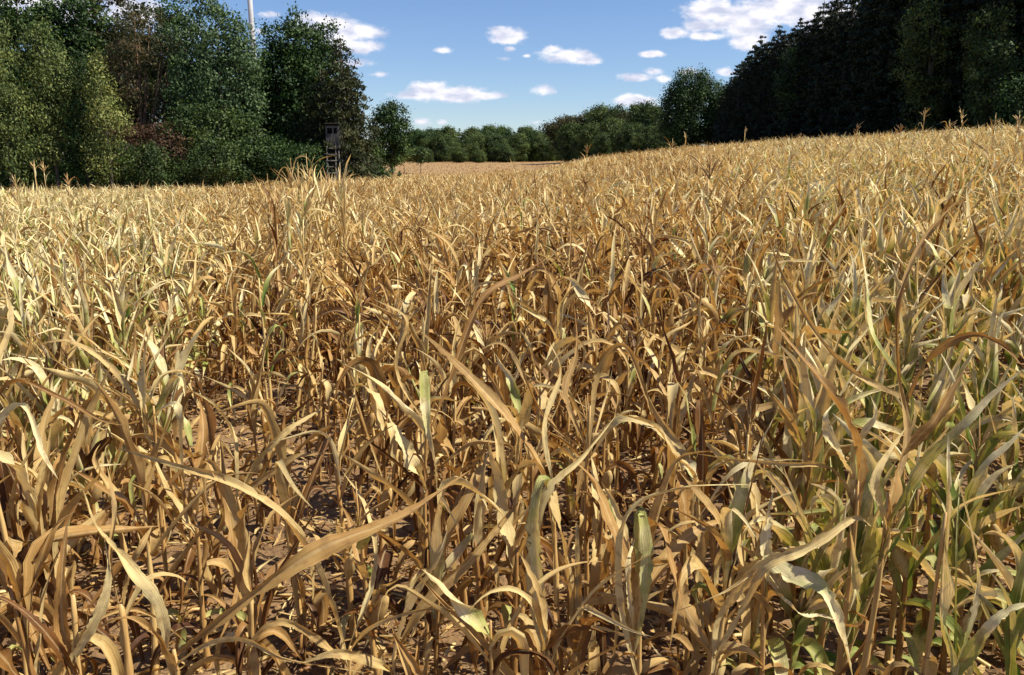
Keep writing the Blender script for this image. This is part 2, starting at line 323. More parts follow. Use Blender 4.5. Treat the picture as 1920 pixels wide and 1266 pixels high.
# ------------------------------------------------------------------ ground
def build_ground():
    rad = np.concatenate([[0.02], np.geomspace(0.4, 14, 230), np.geomspace(14.4, 3500, 130)])
    az = np.concatenate([np.linspace(-46, 46, 560), np.linspace(50, 310, 66)]) * PI / 180
    R, Az = np.meshgrid(rad, az, indexing='ij'); X = R * np.sin(Az); Y = R * np.cos(Az)
    Z = ground_z(X, Y)
    near = ss((16 - R) / 8)
    Z = Z + near * (0.05 * (vnoise(X * 2.2, Y * 2.2, 1) - .5) + 0.035 * (vnoise(X * 7, Y * 7, 2) - .5) + 0.022 * (vnoise(X * 19, Y * 19, 3) - .5) + 0.012 * (vnoise(X * 45, Y * 45, 4) - .5))
    nr, na = R.shape; V = np.stack([X, Y, Z], -1).reshape(-1, 3)
    i = np.arange(nr - 1)[:, None] * na; j = np.arange(na)[None]; k = (j + 1) % na
    F = np.stack([i + j, i + k, i + k + na, i + j + na], -1).reshape(-1, 4)[:, ::-1]
    tag(mesh_np('ground', V, F, M_SOIL), kind='structure')
build_ground()
def build_stubble():
    us = np.interp(np.linspace(560, 1130, 60), [t[0] for t in TERR], _u)
    ys = np.linspace(0, 1, 40); V = []
    for u in us:
        d0 = np.interp(u, _u, _D) - 3
        for t in ys:
            y = d0 + (420 - d0) * t; V.append([u * y, y, gz(u * y, y) + 0.05])
    n = len(ys); F = [[a * n + b, (a + 1) * n + b, (a + 1) * n + b + 1, a * n + b + 1] for a in range(len(us) - 1) for b in range(n - 1)]
    tag(mesh_np('stubble_field', V, F, M_STUB), kind='structure')
    # short cut stems that roughen the mown strip: nobody could count them
    nst = 9000; q = rng.random((nst, 2)); u = us[0] + (us[-1] - us[0]) * q[:, 0]; d0 = np.interp(u, _u, _D) - 2
    y = d0 + (330 - d0) * q[:, 1] ** 1.3; x = u * y; z = ground_z(x, y) + 0.05
    h = rng.uniform(0.12, 0.34, nst); w = rng.uniform(0.03, 0.11, nst); a = rng.uniform(0, PI, nst); ln = rng.normal(0, 0.12, (nst, 2))
    dx = np.cos(a) * w; dy = np.sin(a) * w
    b0 = np.stack([x - dx, y - dy, z - 0.05], -1); b1 = np.stack([x + dx, y + dy, z - 0.05], -1)
    t = np.stack([x + ln[:, 0], y + ln[:, 1], z + h], -1)
    V = np.stack([b0, b1, t], 1).reshape(-1, 3); A = np.zeros((len(V), 3)); A[:, 0] = np.repeat(rng.uniform(0.05, 0.42, nst), 3)
    o = mesh_np('stubble', V, None, M_LEAF_FAR, attr=A, F3=np.arange(nst * 3).reshape(-1, 3))
    tag(o, 'short brown stubble on the mown strip before the far hedge', 'stubble', kind='stuff')
build_stubble()

# ------------------------------------------------------------------ maize leaves, vectorised
def leaf_batch(base, az, th0, Ln, W, droop, sk, kw, azc, twist, fold, ripple, tint, segs=12, cols=5, r=None):
    """n ribbon blades; returns V, F, A.  tint is per leaf (0 brown .. 0.78 pale straw .. 1 green)"""
    n = len(az); S = np.linspace(0, 1, segs + 1)
    g = lambda a: np.broadcast_to(np.asarray(a, float), (n,))[:, None]
    th = g(th0) - g(droop) * ss((S[None] - g(sk) + g(kw)) / (2 * g(kw))) - 0.35 * S[None] * g(droop) * 0.4
    A_ = g(az) + g(azc) * S[None] ** 1.5
    T = np.stack([np.cos(th) * np.cos(A_), np.cos(th) * np.sin(A_), np.sin(th)], -1)
    step = T * (g(Ln) / segs)[..., None]
    P = np.concatenate([np.zeros((n, 1, 3)), np.cumsum((step[:, 1:] + step[:, :-1]) / 2, 1)], 1) + np.asarray(base)[:, None]
    B = np.stack([-np.sin(A_), np.cos(A_), np.zeros_like(A_)], -1); Nn = np.cross(T, B)
    tw = g(twist) * ss(S[None] * 1.1) ; ct = np.cos(tw)[..., None]; st = np.sin(tw)[..., None]
    B2 = B * ct + Nn * st; N2 = Nn * ct - B * st
    prof = np.minimum(1, 0.38 + 2.4 * S) * (1 - S ** 1.9) ** 0.95 + 0.012
    w = g(W) * prof[None] * 0.5
    if segs >= 9: N2 = N2 + 0; P = P + N2 * (np.cumsum(rng.normal(0, .10, (n, segs + 1)), 1) * w)[..., None] * .6
    C = np.linspace(-1, 1, cols); fo = g(fold) * (0.65 + 0.5 * S[None])
    ph = rng.uniform(0, 6.28, (n, 1)); fr = rng.uniform(9, 22, (n, 1))
    rip = np.sin(fr * S[None] + ph)[..., None] * np.clip(C, 0, 1) ** 2 + np.sin(fr * 0.83 * S[None] + ph * 1.7)[..., None] * np.clip(-C, 0, 1) ** 2
    fray = np.where(np.abs(C)[None, None] > .9, rng.uniform(.74, 1.06, (n, segs + 1, cols)) * np.where(rng.random((n, segs + 1, cols)) < .05, .6, 1.0), 1.0)
    side = C[None, None] * fray * np.cos(fo * np.abs(1))[..., None] * w[..., None]
    upz = (np.abs(C)[None, None] ** 1.25) * (np.sin(fo) * w)[..., None] + rip * (g(ripple) * w * (S[None] > 0.04))[..., None]
    V = P[:, :, None] + B2[:, :, None] * side[..., None] + N2[:, :, None] * upz[..., None]
    m = segs + 1; b0 = np.arange(n)[:, None, None] * m * cols; i = np.arange(segs)[None, :, None] * cols; j = np.arange(cols - 1)[None, None]
    q = b0 + i + j; F = np.stack([q, q + 1, q + cols + 1, q + cols], -1).reshape(-1, 4)
    A = np.zeros((n, m, cols, 3)); tv = g(tint) + 0.0 * S[None]
    dry = np.where(g(tint) > 0.80, -0.16 * ss((S[None] - 0.25) / 0.5), -0.10 * (S[None] - 0.5))
    A[..., 0] = (tv + dry)[..., None]; A[..., 1] = (S[None, :, None] + ph[:, :, None]); A[..., 2] = C[None, None]
    return V.reshape(-1, 3), F, A.reshape(-1, 3)

def tint_for(x, y, n):
    """leaf tone by place: more olive to the left middle and the right foreground, orange brown low in the middle"""
    px, py = to_px(x, y, 0.8); patch = 0.16 * (vnoise(x * .22 + 9, y * .22, 21) - .5) + 0.10 * (vnoise(x * .8, y * .8 + 5, 22) - .5)
    base = patch + rng.choice([0.15, 0.31, 0.46, 0.60, 0.71], n, p=[0.06, 0.18, 0.30, 0.28, 0.18]) + rng.normal(0, 0.045, n)
    gl = 0.62 * ss((500 - px) / 280) * ss((y - 2.6) / 2.5); gr = 0.92 * ss((px - 1430) / 240) * ss((5.6 - y) / 1.8); gr2 = 0.50 * ss((px - 1250) / 300)
    pg = 0.035 + gl + gr + gr2
    green = rng.random(n) < pg
    g = np.where(rng.random(n) < 0.86 - .5 * np.clip(gr, 0, 1), rng.uniform(0.835, 0.90, n), rng.uniform(0.89, 0.945, n))
    g = g + .02 * np.clip(gr, 0, 1)
    return np.clip(np.where(green, g, base), 0.03, 0.99)

def plants_leaves(X, Y, H, nl, segs, cols, wmul=1.0, rich=1.0, tintf=None):
    """leaf arrays for many plants at once. X,Y,H (n) -> buffers"""
    n = len(X); Z = ground_z(X, Y); pid = np.repeat(np.arange(n), nl); k = np.tile(np.arange(nl), n); m = n * nl
    fr = (k + 0.6 + rng.uniform(-.3, .3, m)) / nl                       # 0 low .. 1 top
    lean = rng.normal(0, 0.07, (n, 2)); hgt = H[pid] * (0.10 + 0.80 * fr)
    hgt = hgt + 0.0
    bx = X[pid] + lean[pid, 0] * hgt; by = Y[pid] + lean[pid, 1] * hgt; bz = Z[pid] + hgt
    az0 = rng.uniform(0, 2 * PI, n); az = az0[pid] + (k % 2) * PI + rng.normal(0, 0.5, m)
    up = fr
    hang = rng.random(m) < (1.05 - 1.05 * up)                           # collapsed along the stalk
    th0 = np.where(hang, rng.uniform(0.5, 1.3, m), rng.uniform(0.85, 1.50, m))
    ppx, _ = to_px(bx, by, bz); side = np.maximum(ss((ppx - 1240) / 280), .7 * ss((420 - ppx) / 260)) * ss((14 - by) / 6); erect = (rng.random(m) < .62 * side) & (up > .25)
    hang &= ~erect; th0 = np.where(erect, rng.uniform(1.1, 1.62, m), th0)
    droop = np.where(hang, rng.uniform(1.7, 2.5, m), np.where(rng.random(m) < .45, rng.uniform(0.1, 0.9, m), rng.uniform(0.8, 2.5, m)))
    sk = np.where(hang, rng.uniform(0.06, 0.25, m), rng.uniform(0.3, 0.85, m)); kw = rng.uniform(0.06, 0.45, m)
    droop = np.where(erect, rng.uniform(.0, .9, m), droop)
    Ln = rng.uniform(0.32, 0.82, m) * (0.75 + 0.35 * np.sin(PI * np.clip(fr, 0, 1))) * np.where(hang, 0.85, 1.0) * np.clip(H[pid], .6, 1.3)
    W = rng.uniform(0.020, 0.062, m) * wmul * (1 + .30 * side)
    fold = np.where(rng.random(m) < 0.45, rng.uniform(0.75, 1.35, m), rng.uniform(0.15, 0.7, m))
    tint = tint_for(bx, by, m) if tintf is None else tintf(bx, by, m)
    tint = np.where(tint < 0.8, tint - 0.27 * (1 - up) + 0.05 * up, tint)  # lower leaves browner, the crop's inner shade put into their tone
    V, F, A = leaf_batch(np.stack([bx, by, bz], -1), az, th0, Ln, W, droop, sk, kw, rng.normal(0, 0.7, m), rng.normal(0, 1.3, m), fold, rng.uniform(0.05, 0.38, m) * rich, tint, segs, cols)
    return V, F, A, lean, Z, pid

def stalks_batch(X, Y, Z, H, lean, r0, sides, tint, levels=3):
    n = len(X); t = np.linspace(0, 1, levels)[None]; ang = np.arange(sides) * 2 * PI / sides
    cx = X[:, None] + lean[:, :1] * H[:, None] * t; cy_ = Y[:, None] + lean[:, 1:] * H[:, None] * t; cz = Z[:, None] - 0.02 + H[:, None] * t * 0.92
    r = r0[:, None] * (1 - 0.6 * t)
    V = np.stack([cx[..., None] + r[..., None] * np.cos(ang), cy_[..., None] + r[..., None] * np.sin(ang), np.broadcast_to(cz[..., None], r.shape + (sides,))], -1)
    b = np.arange(n)[:, None, None] * levels * sides; i = np.arange(levels - 1)[None, :, None] * sides; j = np.arange(sides)[None, None]; k = (j + 1) % sides
    F = np.stack([b + i + j, b + i + k, b + i + k + sides, b + i + j + sides], -1).reshape(-1, 4)
    A = np.zeros((n, levels, sides, 3)); A[..., 0] = tint[:, None, None]; A[..., 1] = t[..., None]; return V.reshape(-1, 3), F, A.reshape(-1, 3)

def stalk_with_nodes(buf, base, top, r0, tint, bend=0.03, n=15):
    base = np.asarray(base, float); top = np.asarray(top, float); t = np.linspace(0, 1, n)
    off = np.stack([np.sin(t * 5 + rng.uniform(0, 6)) * bend, np.cos(t * 4 + rng.uniform(0, 6)) * bend, t * 0], -1) * (t * (1 - t * .3))[:, None]
    pts = base + (top - base) * t[:, None] + off; rad = r0 * (1 - 0.62 * t)
    rad = rad * np.where(np.arange(n) % 3 == 1, 1.28, 1.0)
    tube(buf, pts, rad, 8, tint); return pts
def tassel(buf, top, h=0.22, n=7, tint=0.30, w=1.0):
    top = np.asarray(top, float)
    tube(buf, [top, top + [0.005, 0, h * .5], top + [0.0, 0.01, h]], [0.004 * w, 0.004 * w, 0.0015 * w], 4, tint)
    for _ in range(n):
        a = rng.uniform(0, 2 * PI); e = rng.uniform(0.7, 1.35); l = h * rng.uniform(.5, .9); s = top + [0, 0, h * rng.uniform(.0, .35)]
        d = np.array([math.cos(a) * math.cos(e), math.sin(a) * math.cos(e), math.sin(e)])
        tube(buf, [s, s + d * l * .5, s + d * l + [0, 0, -0.12 * l]], [0.003 * w, 0.0035 * w, 0.001 * w], 4, tint)
def husk(buf, p, az, length=0.17, tint=0.5):
    p = np.asarray(p, float); d = np.array([math.cos(az) * .45, math.sin(az) * .45, .9]); d /= np.linalg.norm(d)
    t = np.linspace(0, 1, 8); pr = 0.026 * np.sin(PI * (0.12 + 0.80 * t)) ** 0.8
    tube(buf, p + d * (t * length)[:, None], pr, 9, tint)
    for q in range(4):
        V, F, A = leaf_batch(p[None] + d * 0.02, np.array([az + q * 1.57 + rng.normal(0, .3)]), 1.25, length * rng.uniform(1.0, 1.35), 0.05, rng.uniform(-.1, .9), .6, .3, 0, rng.normal(0, .3), 0.7, .1, tint + rng.normal(0, .06), 7, 4)
        buf.add(V, F, A)
def spline(pts, n):
    pts = np.asarray(pts, float); P = np.concatenate([[2 * pts[0] - pts[1]], pts, [2 * pts[-1] - pts[-2]]]); out = []
    d = np.r_[0, np.cumsum(np.linalg.norm(np.diff(pts[:, :3], axis=0), axis=1))]; d /= d[-1]
    for s in np.linspace(0, 1, n):
        i = min(np.searchsorted(d, s, 'right') - 1, len(pts) - 2); t = (s - d[i]) / (d[i + 1] - d[i] + 1e-9)
        a, b, c, e = P[i], P[i + 1], P[i + 2], P[i + 3]
        out.append(0.5 * ((2 * b) + (-a + c) * t + (2 * a - 5 * b + 4 * c - e) * t * t + (-a + 3 * b - 3 * c + e) * t ** 3))
    return np.array(out)
def blade_along(pts, width, tint, face=None, twist=0.6, fold=0.5, ripple=0.12, segs=52, cols=7, base_narrow=0.18):
    """a long blade laid along 3-D points; face = direction its upper side turns to"""
    P = spline(pts, segs + 1); S = np.linspace(0, 1, segs + 1)
    T = np.gradient(P, axis=0); T /= np.linalg.norm(T, axis=1)[:, None]
    up = np.array([0.15, -0.75, 0.65]) if face is None else np.asarray(face, float)
    B = np.cross(T, up); B /= np.linalg.norm(B, axis=1)[:, None] + 1e-9; Nn = np.cross(B, T)
    tw = twist * np.sin(S * 3.0 + rng.uniform(0, 6)) + 0.25 * np.sin(S * 9 + rng.uniform(0, 6)); B2 = B * np.cos(tw)[:, None] + Nn * np.sin(tw)[:, None]; N2 = Nn * np.cos(tw)[:, None] - B * np.sin(tw)[:, None]
    prof = np.minimum(1, base_narrow + 1.8 * S) * (1 - S ** 2.1) ** 0.9 + 0.01; w = width * 0.9 * prof * .5 * (1 + 0.10 * np.sin(S * 17 + rng.uniform(0, 6)) + .06 * np.sin(S * 41 + rng.uniform(0, 6)))
    C = np.linspace(-1, 1, cols); fo = fold * (0.75 + 0.6 * np.sin(S * 5 + rng.uniform(0, 6)) + .35 * np.sin(S * 13 + rng.uniform(0, 6)))
    ph, f = rng.uniform(0, 6), rng.uniform(14, 30)
    rip = np.sin(f * S + ph)[:, None] * np.clip(C, 0, 1) ** 2 + np.sin(f * .8 * S + ph * 2)[:, None] * np.clip(-C, 0, 1) ** 2
    V = P[:, None] + B2[:, None] * (C[None] * (np.cos(fo) * w)[:, None])[..., None] + N2[:, None] * ((np.abs(C) ** 1.2)[None] * (np.sin(fo) * w)[:, None] + rip * (ripple * w)[:, None])[..., None]
    mid = P[:, None]; fr = np.ones((segs + 1, cols)); e_ = rng.uniform(.84, 1.05, (segs + 1, 2)) * np.where(rng.random((segs + 1, 2)) < .06, .55, 1.0); fr[:, 0] = e_[:, 0]; fr[:, -1] = e_[:, 1]
    V = mid + (V - mid) * fr[..., None] + N2[:, None] * (rng.normal(0, .05, (segs + 1, cols)) * w[:, None])[..., None]
    i = np.arange(segs)[:, None] * cols; j = np.arange(cols - 1)[None]; q = i + j; F = np.stack([q, q + 1, q + cols + 1, q + cols], -1).reshape(-1, 4)
    A = np.zeros((segs + 1, cols, 3)); A[..., 0] = (tint + (-0.10 * ss((S - .3) / .6) if tint > .8 else -0.06 * (S - .5)))[:, None]; A[..., 1] = S[:, None] + ph; A[..., 2] = C[None]
    return V.reshape(-1, 3), F, A.reshape(-1, 3)

# ------------------------------------------------------------------ hero plants of the foreground
# stalk: (px, py of its top, distance, radius);  leaves: [(px, py, distance)...], width m, tone
HEROES = [
 ('maize plant with two long brown blades crossing upward, nearest left of centre', (322, 1215, 1.95, .013), [
   ([(322, 1235, 1.95), (450, 1130, 1.95), (600, 1030, 2.0), (760, 965, 2.1), (885, 880, 2.25)], .078, .33),
   ([(318, 1240, 1.95), (300, 1140, 1.95), (245, 1065, 1.95), (180, 990, 2.0), (150, 905, 2.05)], .052, .62),
   ([(325, 1250, 1.95), (390, 1208, 1.9), (460, 1200, 1.9), (540, 1235, 1.9), (690, 1262, 1.95)], .028, .55),
   ([(330, 1260, 1.95), (300, 1200, 1.9), (240, 1160, 1.85), (180, 1180, 1.85)], .05, .38)]),
 ('dry maize plant whose folded pale blade arches left over bare soil', (652, 1215, 2.3, .012), [
   ([(650, 1240, 2.3), (625, 1150, 2.3), (590, 1065, 2.3), (525, 965, 2.3), (430, 905, 2.35), (325, 872, 2.4), (215, 838, 2.5)], .062, .55),
   ([(652, 1225, 2.3), (690, 1180, 2.2), (760, 1150, 2.15), (850, 1142, 2.1), (905, 1185, 2.1), (938, 1258, 2.1)], .026, .60),
   ([(650, 1250, 2.3), (560, 1175, 2.25), (500, 1175, 2.2), (440, 1240, 2.2)], .04, .47),
   ([(650, 1230, 2.3), (700, 1080, 2.4), (690, 960, 2.5), (640, 880, 2.6)], .035, .66)]),
 ('maize plant with straight grey brown blade rising right, left of the twisted centre plant', (735, 1225, 2.2, .012), [
   ([(735, 1240, 2.2), (800, 1130, 2.2), (900, 1030, 2.25), (985, 925, 2.35)], .06, .40),
   ([(735, 1240, 2.2), (765, 1140, 2.15), (820, 1050, 2.1), (842, 985, 2.1)], .035, .70),
   ([(730, 1255, 2.2), (640, 1225, 2.1), (560, 1245, 2.1)], .05, .52)]),
 ('twisted maize plant in the centre with hanging grey green curtain leaves', (1040, 905, 2.25, .014), [
   ([(1030, 1240, 2.2), (1000, 1120, 2.2), (1000, 1000, 2.2), (1030, 915, 2.2), (1090, 858, 2.25), (1158, 775, 2.35)], .055, .66),
   ([(1035, 1000, 2.25), (1015, 890, 2.3), (950, 785, 2.35), (875, 700, 2.4), (790, 622, 2.5)], .075, .36),
   ([(1020, 900, 2.2), (1006, 960, 2.15), (1008, 1080, 2.15), (1030, 1235, 2.15)], .080, .86),
   ([(1030, 900, 2.25), (1048, 980, 2.2), (1066, 1100, 2.2), (1072, 1225, 2.2)], .060, .52),
   ([(1040, 920, 2.25), (1020, 800, 2.3), (1050, 700, 2.4), (1030, 640, 2.5)], .03, .6),
   ([(1040, 1180, 2.25), (1075, 1180, 2.2), (1130, 1178, 2.2), (1180, 1196, 2.2)], .03, .62)]),
 ('maize plant with a hooked pale leaf over a green streaked blade, right of centre', (1192, 1010, 2.1, .011), [
   ([(1185, 1235, 2.1), (1162, 1120, 2.1), (1163, 1010, 2.1), (1200, 945, 2.1), (1290, 915, 2.1), (1410, 908, 2.15)], .036, .66),
   ([(1200, 960, 2.1), (1212, 1040, 2.08), (1208, 1130, 2.05), (1188, 1232, 2.05)], .058, .90),
   ([(1190, 1010, 2.1), (1178, 1060, 2.05), (1182, 1140, 2.05), (1192, 1225, 2.05)], .03, .70),
   ([(1190, 1150, 2.1), (1260, 1030, 2.2), (1330, 985, 2.3), (1385, 985, 2.4)], .06, .40)]),
 ('maize plant with a broad smooth tan blade tipped at both ends, lower right', (1345, 1190, 2.0, .013), [
   ([(1335, 1262, 2.0), (1352, 1150, 2.0), (1425, 1062, 1.95), (1515, 1025, 1.95), (1600, 972, 2.0), (1638, 990, 2.05)], .064, .60),
   ([(1425, 1075, 1.97), (1350, 1112, 1.93), (1300, 1135, 1.9), (1255, 1152, 1.9)], .035, .62),
   ([(1340, 1230, 2.0), (1280, 1130, 2.05), (1262, 1060, 2.1), (1150, 1070, 2.2)], .075, .36)]),
 ('maize plant with a wide yellowish green leaf bent down to the bottom edge, lower right', (1440, 1070, 2.15, .012), [
   ([(1436, 1052, 2.15), (1480, 1075, 2.1), (1538, 1100, 2.05), (1568, 1160, 2.0), (1600, 1275, 1.95)], .078, .84),
   ([(1440, 1100, 2.15), (1500, 1150, 2.0), (1540, 1155, 2.0), (1575, 1165, 1.95)], .03, .78),
   ([(1440, 1090, 2.15), (1435, 980, 2.2), (1450, 915, 2.25)], .06, .74),
   ([(1440, 1150, 2.15), (1400, 1100, 2.1), (1370, 1140, 2.1)], .05, .42)]),
 ('leaning maize plant with broad brown flag leaf and pale lit edge, right of centre', (1602, 900, 2.2, .013), [
   ([(1602, 960, 2.2), (1608, 880, 2.2), (1590, 800, 2.2), (1540, 720, 2.25), (1455, 610, 2.35)], .085, .33),
   ([(1600, 900, 2.2), (1570, 850, 2.15), (1548, 790, 2.15), (1560, 760, 2.2)], .055, .74),
   ([(1600, 850, 2.2), (1640, 780, 2.2), (1632, 740, 2.2)], .045, .78),
   ([(1602, 960, 2.2), (1560, 880, 2.2), (1470, 870, 2.2), (1385, 862, 2.25), (1300, 850, 2.3)], .028, .52),
   ([(1605, 1150, 2.2), (1600, 1060, 2.15), (1590, 960, 2.1)], .05, .84)]),
 ('maize plant with a stiff grey green blade pointing to the right edge', (1668, 930, 2.05, .013), [
   ([(1662, 985, 2.05), (1720, 880, 2.0), (1800, 800, 1.95), (1860, 740, 1.95), (1922, 690, 1.95)], .056, .885),
   ([(1660, 980, 2.05), (1690, 860, 2.1), (1750, 790, 2.1), (1810, 690, 2.15)], .085, .32),
   ([(1665, 960, 2.05), (1700, 820, 2.2), (1682, 690, 2.3), (1688, 560, 2.4), (1730, 450, 2.5), (1800, 370, 2.6)], .042, .36),
   ([(1690, 990, 2.05), (1700, 930, 2.0), (1712, 870, 2.0)], .032, .97),
   ([(1660, 1000, 2.05), (1640, 900, 2.0), (1700, 800, 2.1)], .05, .60)]),
 ('maize plant with a tall flat pale green blade standing upright, bottom right', (1778, 960, 1.8, .010), [
   ([(1782, 1270, 1.8), (1762, 1160, 1.8), (1768, 1030, 1.8), (1776, 920, 1.82), (1778, 815, 1.85)], .066, .835),
   ([(1785, 1260, 1.8), (1790, 1120, 1.78), (1795, 980, 1.8), (1800, 900, 1.85)], .018, .95),
   ([(1790, 1250, 1.8), (1830, 1120, 1.8), (1820, 1000, 1.8), (1790, 880, 1.85)], .028, .84),
   ([(1785, 1270, 1.8), (1850, 1180, 1.75), (1900, 1140, 1.75), (1960, 1130, 1.75)], .05, .90)]),
 ('maize plant with arched brown leaf bowing to the right edge', (1712, 720, 2.7, .012), [
   ([(1700, 745, 2.7), (1745, 665, 2.65), (1815, 628, 2.6), (1880, 650, 2.55), (1945, 720, 2.5)], .05, .28),
   ([(1705, 740, 2.7), (1640, 640, 2.8), (1625, 540, 2.9), (1612, 440, 3.0)], .05, .88),
   ([(1710, 760, 2.7), (1600, 700, 2.7), (1540, 640, 2.75), (1470, 520, 2.8), (1440, 440, 2.9)], .045, .45)]),
 ('maize plant with a dark drooping blade cutting in from the left edge', (-30, 800, 2.4, .012), [
   ([(-30, 830, 2.4), (20, 720, 2.4), (110, 745, 2.4), (190, 788, 2.4), (250, 800, 2.4)], .036, .22),
   ([(-30, 850, 2.4), (40, 760, 2.4), (80, 850, 2.35), (110, 900, 2.35)], .05, .74),
   ([(-30, 850, 2.4), (-10, 700, 2.5), (20, 600, 2.6), (0, 500, 2.7)], .04, .6)]),
 ('maize plant with upright mottled brown sheath leaf, bottom left', (128, 1120, 1.9, .014), [
   ([(140, 1270, 1.9), (118, 1170, 1.9), (116, 1080, 1.9), (126, 975, 1.95)], .060, .27),
   ([(138, 1260, 1.9), (80, 1180, 1.85), (20, 1130, 1.85), (-40, 1110, 1.85)], .05, .12),
   ([(136, 1240, 1.9), (190, 1140, 1.9), (205, 1060, 1.95), (196, 1010, 2.0)], .045, .66)]),
 ('thick noded maize stalk with a curled orange leaf, bottom left', (228, 1130, 2.1, .019), [
   ([(230, 1150, 2.1), (245, 1080, 2.1), (262, 1030, 2.1), (286, 985, 2.15)], .055, .40),
   ([(228, 1150, 2.1), (210, 1060, 2.15), (215, 960, 2.2), (200, 870, 2.3)], .030, .45),
   ([(230, 1180, 2.1), (270, 1090, 2.15), (330, 1080, 2.2), (372, 1120, 2.2)], .028, .58)]),
 ('maize plant with broad pale pleated leaf hanging beside a green one, middle', (800, 790, 2.9, .012), [
   ([(800, 920, 2.9), (770, 860, 2.85), (738, 800, 2.85), (728, 775, 2.85)], .10, .70),
   ([(795, 700, 2.9), (800, 780, 2.85), (815, 860, 2.8), (820, 935, 2.8)], .060, .86),
   ([(800, 800, 2.9), (740, 690, 2.95), (760, 600, 3.0), (700, 560, 3.1)], .04, .50),
   ([(800, 820, 2.9), (850, 690, 3.0), (905, 560, 3.1), (975, 515, 3.2), (1035, 480, 3.3)], .048, .22),
   ([(800, 900, 2.9), (880, 830, 2.9), (960, 840, 2.9), (930, 900, 2.9)], .05, .4)]),
 ('maize plant with a pale split blade slanting right above bare soil, left', (445, 930, 3.0, .011), [
   ([(450, 930, 3.0), (480, 870, 3.0), (530, 815, 3.0), (605, 765, 3.1)], .062, .58),
   ([(450, 930, 3.0), (520, 880, 3.0), (560, 855, 3.0), (625, 850, 3.0)], .05, .42),
   ([(445, 940, 3.0), (440, 830, 3.0), (400, 760, 3.1), (330, 720, 3.2)], .04, .6)]),
 ('maize plant with tall pale streaked blade rising past the pale green one, left', (285, 760, 3.4, .011), [
   ([(270, 800, 3.4), (270, 690, 3.4), (290, 610, 3.4), (345, 555, 3.5)], .062, .66),
   ([(275, 800, 3.4), (330, 760, 3.3), (340, 850, 3.3), (350, 930, 3.3)], .05, .72),
   ([(280, 790, 3.4), (210, 690, 3.4), (130, 640, 3.4), (60, 650, 3.4)], .045, .5)]),
 ('maize plant with bowed leaves like a fountain behind the centre, grey tan', (1105, 760, 2.9, .012), [
   ([(1105, 860, 2.9), (1120, 700, 2.9), (1170, 650, 2.85), (1210, 740, 2.8), (1235, 830, 2.8)], .05, .42),
   ([(1105, 860, 2.9), (1160, 790, 2.85), (1225, 800, 2.8), (1270, 860, 2.8), (1285, 905, 2.8)], .055, .62),
   ([(1105, 850, 2.9), (1060, 740, 3.0), (1080, 660, 3.1), (1075, 560, 3.2)], .04, .34),
   ([(1105, 850, 2.9), (1020, 780, 2.9), (950, 650, 3.0), (890, 660, 3.0)], .038, .40)]),
 ('maize plant with crumpled orange husk leaves and open pale blade, right of the hooked leaf', (1290, 950, 2.7, .013), [
   ([(1290, 1000, 2.7), (1300, 900, 2.65), (1260, 850, 2.65), (1225, 800, 2.7), (1140, 770, 2.8)], .06, .52),
   ([(1290, 960, 2.7), (1275, 900, 2.65), (1285, 960, 2.6), (1290, 1060, 2.6)], .11, .30),
   ([(1290, 960, 2.7), (1315, 1000, 2.6), (1310, 1120, 2.55), (1340, 1230, 2.5)], .05, .55),
   ([(1290, 1000, 2.7), (1380, 880, 2.7), (1470, 862, 2.75), (1545, 868, 2.8)], .026, .70)]),
]
NEARG = 'dry maize plants of the foreground'
def hero_plant(label, st, leaves, i):
    px, py, Y, r = st; top = PT(px, py, Y); bx = top[0] + rng.normal(0, .03); by = Y + rng.normal(0, .03)
    base = np.array([bx, by, gz(bx, by)])
    root = empty('maize_plant', base); tag(root, label, 'maize plant', NEARG)
    b = Buf(); pts = stalk_with_nodes(b, base - [0, 0, .03], top, r, rng.uniform(.30, .42), 0.015); b.build('stalk', M_STALK, root, base)
    for pl, w, tn in leaves:
        P = [PT(*q) for q in pl]
        # root of the blade sits on the stalk at the same height (a clasping sheath)
        h = np.clip((P[0][2] - base[2]) / max(top[2] - base[2], .1), 0.0, 1.0); on = base + (top - base) * h
        if np.linalg.norm(on - P[0]) > 0.004:
            low = base + (top - base) * max(h - 0.12, 0.02); P = [low] + P if np.linalg.norm(low - P[0]) < .5 else [on] + P
        V, F, A = blade_along(P, w, tn, twist=rng.uniform(.3, 1.1), fold=rng.uniform(.45, 1.0), ripple=rng.uniform(.10, .36))
        lb = Buf(); lb.add(V, F, A); lb.build('leaf', M_LEAF, root, base)
    # a few withered lower blades round the stalk
    n = 4; hh = rng.uniform(.15, .7, n) * (top[2] - base[2]); bb = base + (top - base) * (hh / (top[2] - base[2]))[:, None]
    V, F, A = leaf_batch(bb, rng.uniform(0, 6.28, n), rng.uniform(.3, 1.1, n), rng.uniform(.3, .5, n), rng.uniform(.035, .06, n), rng.uniform(1.6, 2.4, n), rng.uniform(.1, .3, n), rng.uniform(.1, .3, n),
                         rng.normal(0, .6, n), rng.normal(0, 1, n), rng.uniform(.3, 1.2, n), rng.uniform(.1, .35, n), rng.uniform(.12, .5, n), 14, 5)
    m = 15 * 5; mf = 14 * 4
    for q in range(n):
        lb = Buf(); lb.add(V[q * m:(q + 1) * m], F[q * mf:(q + 1) * mf] - q * m, A[q * m:(q + 1) * m]); lb.build('leaf', M_LEAF, root, base)
for i, (lab, st, lv) in enumerate(HEROES): hero_plant(lab, st, lv, i)
HERO_XY = np.array([[PT(h[1][0], h[1][1], h[1][2])[0], h[1][2]] for h in HEROES])

